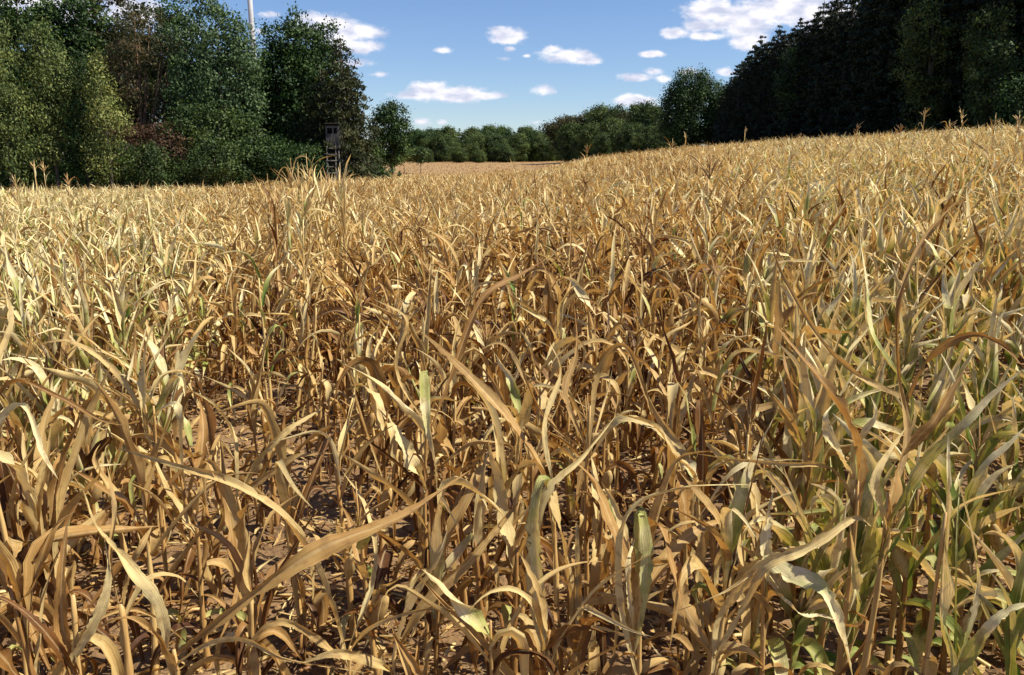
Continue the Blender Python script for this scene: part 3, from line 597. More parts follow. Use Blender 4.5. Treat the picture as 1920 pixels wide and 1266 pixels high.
# ------------------------------------------------------------------ the field: rows of plants
ROW = 0.62; INROW = 0.125; RA = math.radians(22)       # rows run across the view, turned by 22 degrees
def field_positions():
    ca, sa = math.cos(RA), math.sin(RA); out = []
    ii = np.arange(-160, 260); amax = 110
    for i in ii:
        a = np.arange(-amax, amax, INROW); a = a + rng.normal(0, 0.035, len(a)); b = i * ROW + rng.normal(0, 0.05, len(a))
        x = a * ca - b * sa; y = a * sa + b * ca
        k = (y > 1.3) & (np.abs(x) < 0.70 * y + 2.6) & (y < 100)
        x, y = x[k], y[k]
        if not len(x): continue
        k = (y < edge_D(x, y) * (1 + 0.0 * x)) & (rng.random(len(x)) < np.where(y < 30, 0.86, 0.80)); out.append(np.stack([x[k], y[k]], -1))
    return np.concatenate(out)
XY = field_positions()
# thin the far field: only its canopy shows
d_ = XY[:, 1]; keep = rng.random(len(XY)) < np.interp(d_, [0, 14, 30, 60, 100], [1, .95, .75, .55, .5]); XY = XY[keep]
# bare patches where the photo shows open soil (lower middle and left middle)
def bare(x, y):
    px, py = to_px(x, y, 0.0)
    p = np.zeros(len(x))
    for cx, cy_, rx, ry, k in ((430, 860, 220, 110, .85), (1180, 1160, 190, 130, .97), (690, 1150, 140, 130, .9), (1000, 900, 150, 80, .6), (540, 1040, 170, 80, .7), (330, 1180, 140, 90, .6)):
        p = np.maximum(p, k * np.clip(1.3 - np.sqrt(((px - cx) / rx) ** 2 + ((py - cy_) / ry) ** 2), 0, 1))
    return p
k = rng.random(len(XY)) > bare(XY[:, 0], XY[:, 1]); XY = XY[k]
dist = np.hypot(XY[:, 0], XY[:, 1])
hd = np.min(np.hypot(XY[:, None, 0] - HERO_XY[None, :, 0], XY[:, None, 1] - HERO_XY[None, :, 1]) + (XY[:, None, 1] > 3.5) * 9, axis=1)
ok = (dist > 1.9) & (XY[:, 1] > 1.75) & (hd > 0.10)
XY = XY[ok]; dist = dist[ok]
HT = np.interp(vnoise(XY[:, 0] * .35 + 50, XY[:, 1] * .35 + 50, 9), [0, 1], [0.86, 1.16]) * rng.uniform(0.82, 1.12, len(XY))
HT *= np.interp(dist, [1.9, 2.6, 4, 8], [0.80, 0.84, 0.90, 1.0])
pxs, _ = to_px(XY[:, 0], XY[:, 1], HT); order = np.argsort(dist + 30 * ((pxs < -60) | (pxs > 1980))); XY, dist, HT = XY[order], dist[order], HT[order]
N_IND = 250
print('plants', len(XY), 'individual out to', dist[N_IND])

front = []
for i in range(N_IND):
    x, y = XY[i]; h = HT[i]; z = gz(x, y); base = np.array([x, y, z]); nl = int(rng.integers(11, 15)); close = i < 95
    segs, cols = (16, 5) if close else (11, 4)
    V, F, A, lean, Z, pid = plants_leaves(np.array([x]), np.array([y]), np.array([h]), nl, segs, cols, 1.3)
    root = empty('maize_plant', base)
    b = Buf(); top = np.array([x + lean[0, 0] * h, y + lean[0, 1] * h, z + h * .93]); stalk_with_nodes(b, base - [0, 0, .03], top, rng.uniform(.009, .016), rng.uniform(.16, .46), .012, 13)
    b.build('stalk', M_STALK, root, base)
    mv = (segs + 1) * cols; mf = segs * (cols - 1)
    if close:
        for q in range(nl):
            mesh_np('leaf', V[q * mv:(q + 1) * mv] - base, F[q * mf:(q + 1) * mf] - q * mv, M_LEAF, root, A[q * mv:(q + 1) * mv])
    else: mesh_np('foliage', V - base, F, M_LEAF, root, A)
    if rng.random() < 0.42:
        hb = Buf(); husk(hb, base + (top - base) * rng.uniform(.35, .6), rng.uniform(0, 6.28), rng.uniform(.10, .17), rng.uniform(.35, .65)); hb.build('ear_husk', M_LEAF, root, base)
    if rng.random() < 0.16:
        tb = Buf(); tassel(tb, top - [0, 0, .02], rng.uniform(.12, .22), 6, .30); tb.build('tassel', M_STALK, root, base)
    front.append((root, x, y, h, A[::mv, 0]))
# labels: rank by distance, place across the picture, leaf tone, then order from the left
groups = {}
for j, (root, x, y, h, t) in enumerate(front):
    px, _ = to_px(x, y, h); rank = 'nearest' if j < 45 else 'second' if j < 100 else 'third' if j < 170 else 'fourth'
    side = 'far left' if px < 150 else 'left' if px < 520 else 'left of centre' if px < 820 else 'middle' if px < 1100 else 'right of centre' if px < 1400 else 'right' if px < 1750 else 'far right'
    dry = t[t < .8]; tone = 'green tinged' if (t > .8).sum() >= 3 else 'pale straw' if dry.mean() > .47 else 'tan' if dry.mean() > .38 else 'orange brown'
    groups.setdefault((rank, side, tone), []).append((px, root))
for (rank, side, tone), it in groups.items():
    it.sort(key=lambda q: q[0])
    for j, (px, root) in enumerate(it):
        tail = f', {ordw(j)} of its tone' if len(it) > 1 else ''
        tag(root, f'{tone} dry maize plant in the {rank} rank, {side}{tail}', 'maize plant', f'dry maize plants of the {rank} rank')

def mass(sel, nl, segs, cols, wmul, buf, sb, sides, rr):
    X, Y, H = XY[sel, 0], XY[sel, 1], HT[sel]
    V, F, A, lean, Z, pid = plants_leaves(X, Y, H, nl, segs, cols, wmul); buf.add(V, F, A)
    V, F, A = stalks_batch(X, Y, Z, H, lean, rng.uniform(.8, 1.2, len(X)) * rr, sides, rng.uniform(.12, .40, len(X))); buf.add(V, F, A)
idx = np.arange(len(XY)); rest = idx >= N_IND
fb = Buf()
mass(rest & (dist < 9), 13, 9, 4, 1.25, fb, None, 5, .0105)
mass(rest & (dist >= 9) & (dist < 18), 12, 6, 3, 1.2, fb, None, 4, .0105)
mass(rest & (dist >= 18) & (dist < 36), 10, 4, 3, 1.2, fb, None, 3, .012)
mass(rest & (dist >= 36), 8, 4, 2, 1.5, fb, None, 3, .016)
field = fb.build('maize_field', M_LEAF_FAR); tag(field, 'dense mass of withered maize plants filling the field up to the trees', 'maize crop', kind='stuff')
for q in []: pass
print('field faces', len(field.data.polygons))

# taller plants standing above the canopy
def tall_plant(px, row, Y, label, tone=.5, nl=7, wide=1.0, group='tall maize plants above the crop', tas=True, twide=1.0):
    top = PT(px, row, Y); x, y = top[0], Y; z = gz(x, y); base = np.array([x, y, z]); H = max(top[2] - z, .8); TH = min(.36, .24 * H)
    h = H - (TH if tas else 0)
    root = empty('tall_maize_plant', base); tag(root, label, 'maize plant', group)
    b = Buf(); tp = base + [rng.normal(0, .02), rng.normal(0, .02), h]; stalk_with_nodes(b, base - [0, 0, .03], tp, .011 * wide, rng.uniform(.3, .55), .02, 12); b.build('stalk', M_STALK, root, base)
    k = np.arange(nl); fr = .35 + .66 * (k + .5) / nl; a0 = rng.uniform(0, 6)
    V, F, A = leaf_batch(base + (tp - base) * fr[:, None], a0 + (k % 2) * PI + rng.normal(0, .4, nl), rng.uniform(1.1, 1.5, nl), rng.uniform(.32, .55, nl) * min(H, 1.7) / 1.4, .042 * wide, np.where(rng.random(nl) < .6, rng.uniform(.1, .7, nl), rng.uniform(.9, 2.6, nl)), rng.uniform(.35, .7, nl), rng.uniform(.1, .3, nl), rng.normal(0, .4, nl), rng.normal(0, .8, nl), rng.uniform(.3, 1.1, nl), rng.uniform(.1, .3, nl), np.clip(tone + rng.normal(0, .1, nl), .1, .95), 10, 4)
    mesh_np('foliage', V - base, F, M_LEAF_FAR, root, A)
    if tas:
        tb = Buf(); tassel(tb, tp - [0, 0, .02], TH, 6, rng.uniform(.2, .5), wide * twide); tb.build('tassel', M_STALK, root, base)
CL = [(502, 322, 9.6, .46), (524, 330, 9.0, .40), (545, 292, 9.2, .5), (558, 300, 8.4, .62), (573, 284, 8.8, .34), (588, 306, 9.0, .66), (600, 315, 8.2, .55), (613, 322, 9.4, .34), (632, 302, 9.0, .80), (640, 330, 8.3, .6), (512, 352, 8.0, .18), (560, 340, 7.6, .7), (535, 350, 7.8, .86)]
for j, (px, row, Y, tn) in enumerate(sorted(CL)):
    tall_plant(px, row, Y, f'tall tasselled maize plant in the clump before the hunting stand, {ordw(j)} from left', min(.86, tn * .7 + .22) if tn > .3 else tn, 13, 1.15, 'tall clump of maize before the hunting stand')
SK = [(62, 298, 22, .66), (78, 300, 24, .72), (28, 326, 22, .25), (122, 322, 21, .24), (948, 352, 14, .9), (1100, 268, 30, .3), (1262, 258, 30, .3), (1332, 262, 9, .28), (1287, 236, 38, .5), (1398, 232, 40, .8), (1440, 250, 38, .5), (1502, 236, 36, .62), (1511, 238, 36, .8), (1552, 238, 34, .5), (1574, 230, 32, .65),
      (1608, 226, 34, .34), (1636, 226, 30, .7), (1690, 218, 30, .55), (1735, 196, 28, .6), (1782, 210, 26, .5), (1800, 198, 28, .74), (1808, 200, 28, .6), (1832, 212, 26, .66), (1868, 198, 25, .32), (1872, 206, 27, .4), (1912, 194, 24, .25), (1762, 205, 27, .84)]
SK = [q if q[0] < 1280 else (q[0], q[1] + (12 if i % 3 else 4), q[2], q[3]) for i, q in enumerate(SK) if q[0] < 1280 or i % 2 or q[0] in (1287, 1735, 1912)]
for j, (px, row, Y, tn) in enumerate(sorted(SK)):
    where = 'against the left trees' if px < 500 else 'in the middle of the field' if px < 1280 else 'against the dark forest'
    tall_plant(px, row, Y, f'single maize plant sticking up {where}, {ordw(j)} from the left', tn, 5, 1.5, 'single maize plants sticking up above the crop', twide=1.6)
for j, (px, row, Y, tn) in enumerate([(958, 540, 5.6, .95), (490, 520, 5.4, .93), (1332, 455, 6.2, .88), (790, 640, 4.6, .92), (1255, 440, 7.2, .95), (980, 360, 11, .93), (655, 590, 5, .84), (215, 470, 6.8, .92)]):
    tall_plant(px, row, Y, ['green bladed maize plant behind the twisted centre plant', 'dark green maize plant among straw ones, left of centre', 'olive maize plant at the start of the right hand slope', 'green maize plant behind the broad pleated leaf', 'deep green maize plant in the middle distance, right of centre', 'green maize plant far back in the middle of the field', 'yellow green maize plant left of the centre behind the soil patch', 'green maize plant among olive ones at the left'][j], tn, 6, 1.1, 'green maize plants among the dry ones', False)

# ground litter and clods
def litter():
    n = 18000; y = 1.2 + 11 * rng.random(n) ** 1.3; x = (rng.random(n) - .5) * 2 * (0.75 * y + .6); z = ground_z(x, y) + rng.uniform(-.005, .035, n)
    V, F, A = leaf_batch(np.stack([x, y, z], -1), rng.uniform(0, 6.28, n), rng.uniform(-.25, .35, n), rng.uniform(.05, .28, n), rng.uniform(.008, .04, n), rng.uniform(-.3, .5, n), .5, .3, rng.normal(0, .8, n), rng.normal(0, 1.2, n), rng.uniform(.1, 1.2, n), .3, np.clip(rng.normal(.30, .17, n), .03, .75), 4, 3)
    tag(mesh_np('leaf_litter', V, F, M_LEAF, attr=A), 'shrivelled brown leaf litter lying on the soil between the plants', 'leaf litter', kind='stuff')
    n = 12000; y = 1.2 + 10 * rng.random(n) ** 1.2; x = (rng.random(n) - .5) * 2 * (0.75 * y + .6); z = ground_z(x, y)
    s = rng.lognormal(-4.8, .75, n).clip(.003, .035)
    dirs = np.array([[1, 0, 0], [0, 1, 0], [-1, 0, 0], [0, -1, 0], [0, 0, 1], [0, 0, -1], [.6, .6, .55], [-.6, .6, .55], [-.6, -.6, .55], [.6, -.6, .55]], float)
    V = dirs[None] * s[:, None, None] * rng.uniform(.65, 1.25, (n, 10, 1)) * np.array([1, 1, .75]); V = V + np.stack([x, y, z], -1)[:, None]
    T = np.array([[4, 6, 7], [4, 7, 8], [4, 8, 9], [4, 9, 6], [6, 0, 1], [6, 1, 7], [7, 1, 2], [7, 2, 8], [8, 2, 3], [8, 3, 9], [9, 3, 0], [9, 0, 6][:3], [9, 0, 6], [5, 1, 0], [5, 2, 1], [5, 3, 2], [5, 0, 3]][:11] + [[9, 0, 6], [5, 1, 0], [5, 2, 1], [5, 3, 2], [5, 0, 3]])
    F3 = (T[None] + np.arange(n)[:, None, None] * 10).reshape(-1, 3)
    tag(mesh_np('soil_clods', V.reshape(-1, 3), None, M_SOIL, F3=F3, smooth=False), 'small brown clods of soil scattered on the field', 'soil clods', kind='stuff')
litter()

def stalk_bits():
    b = Buf(); n = 700; y = 1.8 + 9 * rng.random(n) ** 1.3; x = (rng.random(n) - .5) * 2 * (.75 * y + .6)
    for i in range(n):
        z = gz(x[i], y[i]) + rng.uniform(.005, .03); a = rng.uniform(0, 6.28); l = rng.uniform(.05, .32); e = rng.uniform(-.05, .15); r = rng.uniform(.003, .009)
        p = np.array([x[i], y[i], z]); tube(b, [p, p + [math.cos(a) * l * .5, math.sin(a) * l * .5, e * l], p + [math.cos(a + .1) * l, math.sin(a + .1) * l, 0]], r, 5, rng.uniform(.1, .6))
    tag(b.build('stalk_fragments', M_STALK), 'broken bits of dry stalk strewn over the soil', 'stalk litter', kind='stuff')
stalk_bits()

# ------------------------------------------------------------------ trees
def leaf_quads(C, size, nrm, droop, tint, aspect=0.6):
    n = len(C); a = rng.normal(0, 1, (n, 3)); t = a + np.array([0, 0, -droop]); t /= np.linalg.norm(t, axis=1)[:, None]
    r = rng.normal(0, 1, (n, 3)) + nrm * 1.2; b = np.cross(t, r); b /= np.linalg.norm(b, axis=1)[:, None] + 1e-9
    s = size * rng.uniform(.6, 1.35, n)[:, None]; h = t * s * .5; w = b * s * .5 * aspect; k = np.cross(t, b) * s * .12
    V = np.stack([C - h, C + w + k, C + h, C - w + k], 1).reshape(-1, 3); F = np.arange(n * 4).reshape(-1, 4)
    A = np.zeros((n * 4, 3)); A[:, 0] = np.repeat(np.clip(tint, 0, 1), 4); return V, F, A
def crown_points(blobs, per_m2, csize, fill=0.35, rough=0.22):
    """clump centres over the ragged surface of ellipsoids (cx,cy,cz,rx,ry,rz)"""
    B = np.asarray(blobs, float); out = []; nr = []; bri = []
    for b in B:
        area = 4 * PI * ((b[3] * b[4]) ** 1.6 / 3 + (b[3] * b[5]) ** 1.6 / 3 + (b[4] * b[5]) ** 1.6 / 3) ** (1 / 1.6)
        n = max(12, int(area * per_m2)); d = rng.normal(0, 1, (n, 3)); d /= np.linalg.norm(d, axis=1)[:, None]
        a = np.arctan2(d[:, 1], d[:, 0]); e = np.arcsin(d[:, 2])
        lump = 1 + rough * (vnoise(a * 2.2 + b[0], e * 3 + b[2], 5) - .5) * 2 + rough * .6 * (vnoise(a * 6 + b[2], e * 7 + b[0], 6) - .5) * 2
        rr = lump * np.where(rng.random(n) < fill, rng.uniform(.35, .85, n), rng.uniform(.86, 1.03, n))
        p = b[:3] + d * b[3:6] * rr[:, None]; out.append(p); nr.append(d); bri.append(rng.normal(0, .27, n))
    P = np.concatenate(out); D = np.concatenate(nr); br = np.concatenate(bri)
    # drop clumps deep inside another blob
    inside = np.zeros(len(P), bool)
    for b in B: inside |= (((P - b[:3]) / (b[3:6] * .62)) ** 2).sum(1) < 1
    k = ~inside | (rng.random(len(P)) < .25)
    return P[k], D[k], br[k]
def make_crown(blobs, leaf, per_m2=2.2, nleaf=26, csize=.5, droop=.5, rough=.30, fill=.3, aspect=.6, gaps=.0):
    P, D, br = crown_points(blobs, per_m2 * .55, csize, fill, rough); nleaf = int(nleaf * 2.3); csize *= 1.45
    if gaps: k = vnoise(P[:, 0] * .9 + 31, P[:, 2] * .9 + 7, 12) > gaps; P, D, br = P[k], D[k], br[k]
    m = len(P); idx = np.repeat(np.arange(m), nleaf); g = rng.normal(0, 1, (m * nleaf, 3)) * np.array([1, 1, .65 + droop * .35]) * csize * .5
    C = P[idx] + g; tint = .45 + br[idx] + rng.normal(0, .16, len(idx))
    gn = g / (np.linalg.norm(g, axis=1)[:, None] + 1e-6); V, F, A = leaf_quads(C, leaf * .86, (gn * 1.1 + D[idx] * .9 + [0, 0, .25]) * 1.7, droop, tint, aspect); return V, F, A
def trunk_mesh(buf, base, height, r0, limbs, lean=(0, 0)):
    base = np.asarray(base, float); t = np.linspace(0, 1, 9); wob = np.stack([np.sin(t * 4 + base[0]) * .015 * height, np.cos(t * 3.3 + base[0]) * .015 * height, t * 0], -1) * t[:, None]
    pts = base + np.stack([lean[0] * t * height, lean[1] * t * height, height * t], -1) + wob
    rad = r0 * (1 - .82 * t); rad[0] *= 1.35; tube(buf, pts, rad, 8, .4)
    for L in limbs:
        L = np.asarray(L, float); h = np.clip((L[2] - base[2]) * rng.uniform(.35, .65) / height, .12, .9); s = pts[0] + (pts[-1] - pts[0]) * h
        i = min(int(h * 8), 8); s = pts[i]; mid = (s + L) / 2 + [0, 0, -.06 * np.linalg.norm(L - s)]
        tube(buf, [s, (s + mid) / 2, mid, L], [rad[i] * .55, rad[i] * .45, rad[i] * .32, .02], 6, .4)
def blobs_px(spec, Y, depth=.85):
    out = []
    for q in spec:
        px, py, rx, ry = q[:4]; dy = q[4] if len(q) > 4 else 0; c = PT(px, py, Y + dy); s = (Y + dy) / (FPX * CP)
        out.append([c[0], Y + dy, c[2], rx * s, rx * s * depth, ry * s])
    return out
def tree(name, label, cat, Y, spec, mat, bark=None, leaf=.26, trunk_px=None, r0=None, group=None, depth=.85, limbs=True, **kw):
    B = blobs_px(spec, Y, depth); cx = np.mean([b[0] for b in B]) if trunk_px is None else PT(trunk_px, 300, Y)[0]
    cy_ = np.mean([b[1] for b in B]); base = np.array([cx, cy_, gz(cx, cy_)]); topz = max(b[2] + b[5] for b in B)
    root = empty(name, base); tag(root, label, cat, group)
    tb = Buf(); h = (topz - base[2]) * .86
    lm = []
    if limbs:
        for b in B:
            for _ in range(3): lm.append(np.array(b[:3]) + rng.uniform(-.55, .55, 3) * np.array(b[3:6]))
    trunk_mesh(tb, base - [0, 0, .2], h, r0 or max(.06, h * .018), lm); tb.build('trunk' if h > 3.2 else 'stem', bark or M_BARK, root, base)
    V, F, A = make_crown(B, leaf, **kw); V[:, 2] = np.maximum(V[:, 2], ground_z(V[:, 0], V[:, 1]) + .02); mesh_np('crown' if h > 3.2 else 'foliage', V - base, F, mat, root, A)
    return root
LW = 'trees of the left wood edge'
# columnar pale poplars at the field edge
PK = dict(leaf=.21, group=LW, droop=1.3, per_m2=4.2, nleaf=30, csize=.42, rough=.34, aspect=.42, fill=.2, limbs=False, r0=.13)
tree('poplar_tree', 'pale green columnar poplar cut by the left edge of the photo', 'tree', 50, [(2, 115, 22, 56), (6, 180, 30, 66), (22, 215, 26, 62), (14, 275, 30, 62), (-30, 220, 34, 90)], F_POP, **PK)
tree('poplar_tree', 'tall broad poplar with bushy pale green crown, second from the left edge', 'tree', 51.5, [(78, 92, 22, 46), (74, 150, 30, 60), (100, 145, 24, 52), (118, 170, 18, 56), (88, 215, 38, 66), (76, 275, 32, 58)], F_POP, **PK)
tree('poplar_tree', 'yellowing poplar with dark left flank and brushy low right branches', 'tree', 51, [(180, 146, 18, 36), (192, 185, 20, 46), (196, 240, 24, 58), (218, 222, 18, 18), (190, 290, 24, 45)], F_YEL, **PK)
tree('poplar_tree', 'dark green tree added as the shaded left flank of the yellowing poplar', 'tree', 51.6, [(152, 145, 18, 40), (148, 205, 22, 66), (154, 280, 26, 60)], F_OAK, **PK)  # separate darker tree: shade on the pale poplar's left put into leaf colour
tree('oak_tree', 'tall dark broadleaf tree behind the poplars at the left edge', 'tree', 62, [(20, 20, 50, 45), (60, 30, 45, 50), (-30, 60, 60, 70), (30, 110, 70, 80), (20, 210, 80, 110)], F_OAK, leaf=.32, group=LW, gaps=.22, per_m2=2.0)
tree('oak_tree', 'tall dark broadleaf tree with sky gaps behind the second poplar', 'tree', 63, [(120, 20, 42, 42), (158, 35, 40, 52), (110, 75, 50, 50), (140, 150, 60, 80), (130, 240, 70, 90)], F_OAK, leaf=.32, group=LW, gaps=.26, per_m2=2.0)
tree('oak_tree', 'olive broadleaf tree top between the dark trees and the pine', 'tree', 66, [(215, 35, 46, 44), (195, 90, 46, 55), (235, 70, 40, 45), (215, 170, 50, 80)], F_PIN, leaf=.32, group=LW, gaps=.20, per_m2=1.9)
tree('pine_tree', 'brownish pine with bare reddish trunk rising above the red shrub', 'tree', 60, [(262, 40, 38, 30), (290, 88, 48, 32), (240, 110, 42, 34), (300, 140, 42, 28), (255, 165, 50, 32), (285, 195, 50, 26), (225, 180, 30, 30)], F_PIN, bark=M_PINEBARK, leaf=.26, trunk_px=272, r0=.2, group=LW, droop=.2, per_m2=2.2, csize=.5, gaps=.26, aspect=.3)
tree('pine_tree', 'second brownish pine with thin trunk left of the first', 'tree', 62, [(232, 120, 32, 30), (252, 80, 30, 30), (240, 170, 42, 32), (262, 215, 40, 22)], F_PIN, bark=M_PINEBARK, leaf=.26, trunk_px=247, r0=.17, group=LW, droop=.2, per_m2=2.2, gaps=.28, aspect=.3)
tree('oak_tree', 'dark broadleaf tree top between the pine and the ash', 'tree', 66, [(318, 20, 30, 34), (330, 70, 36, 46), (322, 140, 42, 70), (330, 230, 50, 80)], F_OAK, leaf=.3, group=LW, gaps=.22, per_m2=2.0)
tree('ash_tree', 'light green airy ash tree standing before the pale mast', 'tree', 60, [(385, 35, 42, 40), (420, 70, 46, 44), (372, 95, 48, 46), (455, 120, 36, 40), (410, 150, 62, 48), (440, 200, 44, 44), (372, 190, 46, 44)], F_ASH, leaf=.26, group=LW, per_m2=2.4, gaps=.18, droop=.9)
tree('oak_tree', 'low dark green tree under the ash with leaves down to the ground', 'tree', 57, [(395, 240, 40, 42), (350, 250, 36, 46), (440, 262, 44, 44), (395, 290, 50, 38), (475, 290, 36, 44)], F_SHR, leaf=.24, group=LW, per_m2=2.4)
tree('oak_tree', 'dark tree filling the gap behind the ash and the big oak', 'tree', 67, [(470, 170, 40, 70), (480, 250, 50, 80), (430, 250, 60, 80)], F_OAK, leaf=.32, group=LW, per_m2=2.0)
tree('oak_tree', 'big dark green oak with domed top left of the spruce', 'tree', 64, [(548, 80, 48, 42), (585, 100, 44, 42), (520, 130, 44, 48), (600, 150, 50, 60), (550, 170, 62, 60), (505, 215, 38, 60), (560, 250, 70, 70), (520, 295, 50, 48), (610, 76, 22, 26)], F_OAK, leaf=.27, group=LW, per_m2=2.8, rough=.26)

def conifer(H, R, seed, mat_tint=.4, drooping=.5, whorls=30, leaf=.30, nb=9, low=.03, power=.8):
    rs = np.random.default_rng(seed); Cs = []; D = []; tt = []; br = Buf()
    for k in range(whorls):
        f = (k + rs.uniform(-.5, .5)) / whorls; f = min(max(f, 0), .995); z = H * (low + (1 - low) * f); r0_ = R * (1 - f) ** power + .12
        for j in range(nb if f < .8 else 5):
            z = H * (low + (1 - low) * min(f + rs.uniform(-.5, .5) / whorls * (1 - f) * 2, .995)); r = r0_; a = rs.uniform(0, 2 * PI); rr = r * rs.uniform(.6, 1.2); n = max(4, int(rr * 13)); t = np.sqrt(rs.uniform(.05, 1, n))
            p = np.stack([np.cos(a) * rr * t, np.sin(a) * rr * t, z - drooping * rr * t ** 1.5 * .55 + (.20 * rr * t ** 4)], -1)
            sp = .09 + .20 * (1 - t)[:, None] * rr * .6; p = p + rs.normal(0, 1, p.shape) * sp * np.array([1, 1, .45]) - np.array([0, 0, 1]) * rs.uniform(0, .30, n)[:, None] * drooping
            Cs.append(p); D.append(np.tile([math.cos(a), math.sin(a), .3], (n, 1))); tt.append(np.full(n, mat_tint + rs.normal(0, .15)) + rs.normal(0, .1, n))
            if j % 3 == 0: tube(br, [[0, 0, z], [math.cos(a) * rr * .5, math.sin(a) * rr * .5, z - drooping * rr * .2], [math.cos(a) * rr * .9, math.sin(a) * rr * .9, z - drooping * rr * .45]], [.045, .03, .01], 4, .4)
    C = np.concatenate(Cs); V, F, A = leaf_quads(C, leaf, np.concatenate(D), .7, np.concatenate(tt), .34)
    tube(br, [[0, 0, -.3], [0.03, 0, H * .4], [0, .03, H * .8], [0, 0, H]], [.018 * H, .013 * H, .006 * H, .02], 8, .4)
    return (V, F, A), br
def place_conifer(H, R, seed, x, y, mat, label, group, **kw):
    (V, F, A), br = conifer(H, R, seed, **kw); base = np.array([x, y, gz(x, y)]); root = empty('spruce_tree', base); tag(root, label, 'tree', group)
    mesh_np('crown', V, F, mat, root, A); br.build('trunk', M_BARK, root); return root
def tree_at(px, row_top, Y): p = PT(px, row_top, Y); return p[0], Y, p[2] - gz(p[0], Y)
x, y, h = tree_at(637, 66, 60)
place_conifer(h, 3.1, 3, x, y, F_SPR, 'drooping olive brown spruce with a bare spire behind the hunting stand', LW, drooping=.9, nb=13, whorls=38, power=.55, leaf=.32)
x, y, h = tree_at(658, 150, 62)
place_conifer(h, 1.7, 5, x, y, F_SPR, 'shorter drooping spruce right of the hunting stand with loose side branches', LW, drooping=.9, nb=9, whorls=26, power=.6, leaf=.30)
x, y, h = tree_at(600, 130, 61)
place_conifer(h, 2.5, 8, x, y, F_SPR, 'dark spruce half hidden between the big oak and the spired spruce', LW, drooping=.8, nb=11, whorls=30, power=.55, leaf=.30)
SG = 'shrubs along the left wood edge'
def shrub(label, Y, spec, mat, **kw): return tree('shrub', label, 'shrub', Y, spec, mat, group=SG, leaf=kw.pop('leaf', .2), per_m2=kw.pop('per_m2', 4.0), csize=.38, rough=.3, **kw)
shrub('red brown withered shrub below the pines', 56, [(250, 270, 48, 32), (300, 275, 42, 36), (215, 280, 34, 34), (330, 290, 24, 34)], F_RED, gaps=.15)
shrub('olive green shrub in front of the yellowing poplar', 52, [(222, 308, 36, 34), (200, 320, 30, 26)], F_SHR)
shrub('green shrub right of the olive one, before the red brown shrub', 52, [(275, 305, 34, 34), (300, 322, 26, 22)], F_SHR)
shrub('low olive bush under the ash tree', 53, [(415, 302, 46, 32), (375, 312, 34, 28), (350, 318, 30, 24)], F_SHR)
shrub('dark bush filling the wood edge below the big oak', 57, [(500, 300, 46, 38), (560, 305, 44, 36), (470, 315, 40, 24)], F_OAK)
shrub('dark undergrowth bush below the poplars at the left edge', 53, [(20, 325, 60, 28), (90, 325, 50, 28), (150, 328, 40, 24), (-60, 325, 50, 28)], F_OAK)
shrub('rounded green bush right of the hunting stand', 63, [(668, 292, 40, 34), (660, 302, 22, 28), (692, 306, 20, 18), (676, 318, 40, 16)], F_SHR, leaf=.24)
tree('oak_tree', 'round topped brownish green tree right of the spruces', 'tree', 95, [(724, 218, 20, 22), (742, 220, 20, 24), (722, 244, 26, 30), (748, 246, 18, 32), (730, 280, 32, 22)], F_OAK, leaf=.30, per_m2=3.0, rough=.15, group='trees behind the stubble strip')
tree('oak_tree', 'small dark tree in the gap left of the round topped one', 'tree', 100, [(695, 280, 20, 16), (708, 290, 22, 20), (685, 292, 22, 20)], F_OAK, leaf=.36, per_m2=1.7, group='trees behind the stubble strip')
for j, (px, py, rx, ry, mt, lb) in enumerate([(757, 292, 24, 13, F_YEL, 'low yellow green bush at the end of the stubble strip'), (735, 298, 18, 11, F_SHR, 'small green bush left of the yellow green one'), (788, 294, 18, 12, F_SHR, 'small green bush right of the yellow green one'), (712, 299, 14, 9, F_SHR, 'smallest green bush at the foot of the round topped tree')]):
    tree('shrub', lb, 'shrub', 130, [(px, py, rx, ry)], mt, leaf=.4, per_m2=1.6, group='bushes behind the stubble strip', limbs=False)

def verge():
    n = 42000; u = np.where(rng.random(n) < .55, rng.uniform(np.interp(-700, [t[0] for t in TERR], _u), np.interp(735, [t[0] for t in TERR], _u), n), rng.uniform(np.interp(1080, [t[0] for t in TERR], _u), np.interp(2500, [t[0] for t in TERR], _u), n))
    D = np.interp(u, _u, _D); y = D - .5 + rng.random(n) ** 1.3 * 11; x = u * y; z = ground_z(x, y); h = rng.uniform(.35, 1.0, n); w = rng.uniform(.02, .07, n); a = rng.uniform(0, PI, n); ln = rng.normal(0, .16, (n, 2))
    b0 = np.stack([x - np.cos(a) * w, y - np.sin(a) * w, z - .05], -1); b1 = np.stack([x + np.cos(a) * w, y + np.sin(a) * w, z - .05], -1); t = np.stack([x + ln[:, 0], y + ln[:, 1], z + h], -1)
    V = np.stack([b0, b1, t], 1).reshape(-1, 3); A = np.zeros((len(V), 3)); A[:, 0] = np.repeat(rng.uniform(0, .9, n), 3)
    tag(mesh_np('grass_verge', V, None, F_SHR, attr=A, F3=np.arange(n * 3).reshape(-1, 3)), 'rough dark grass between the maize and the trees', 'grass', kind='stuff')
verge()
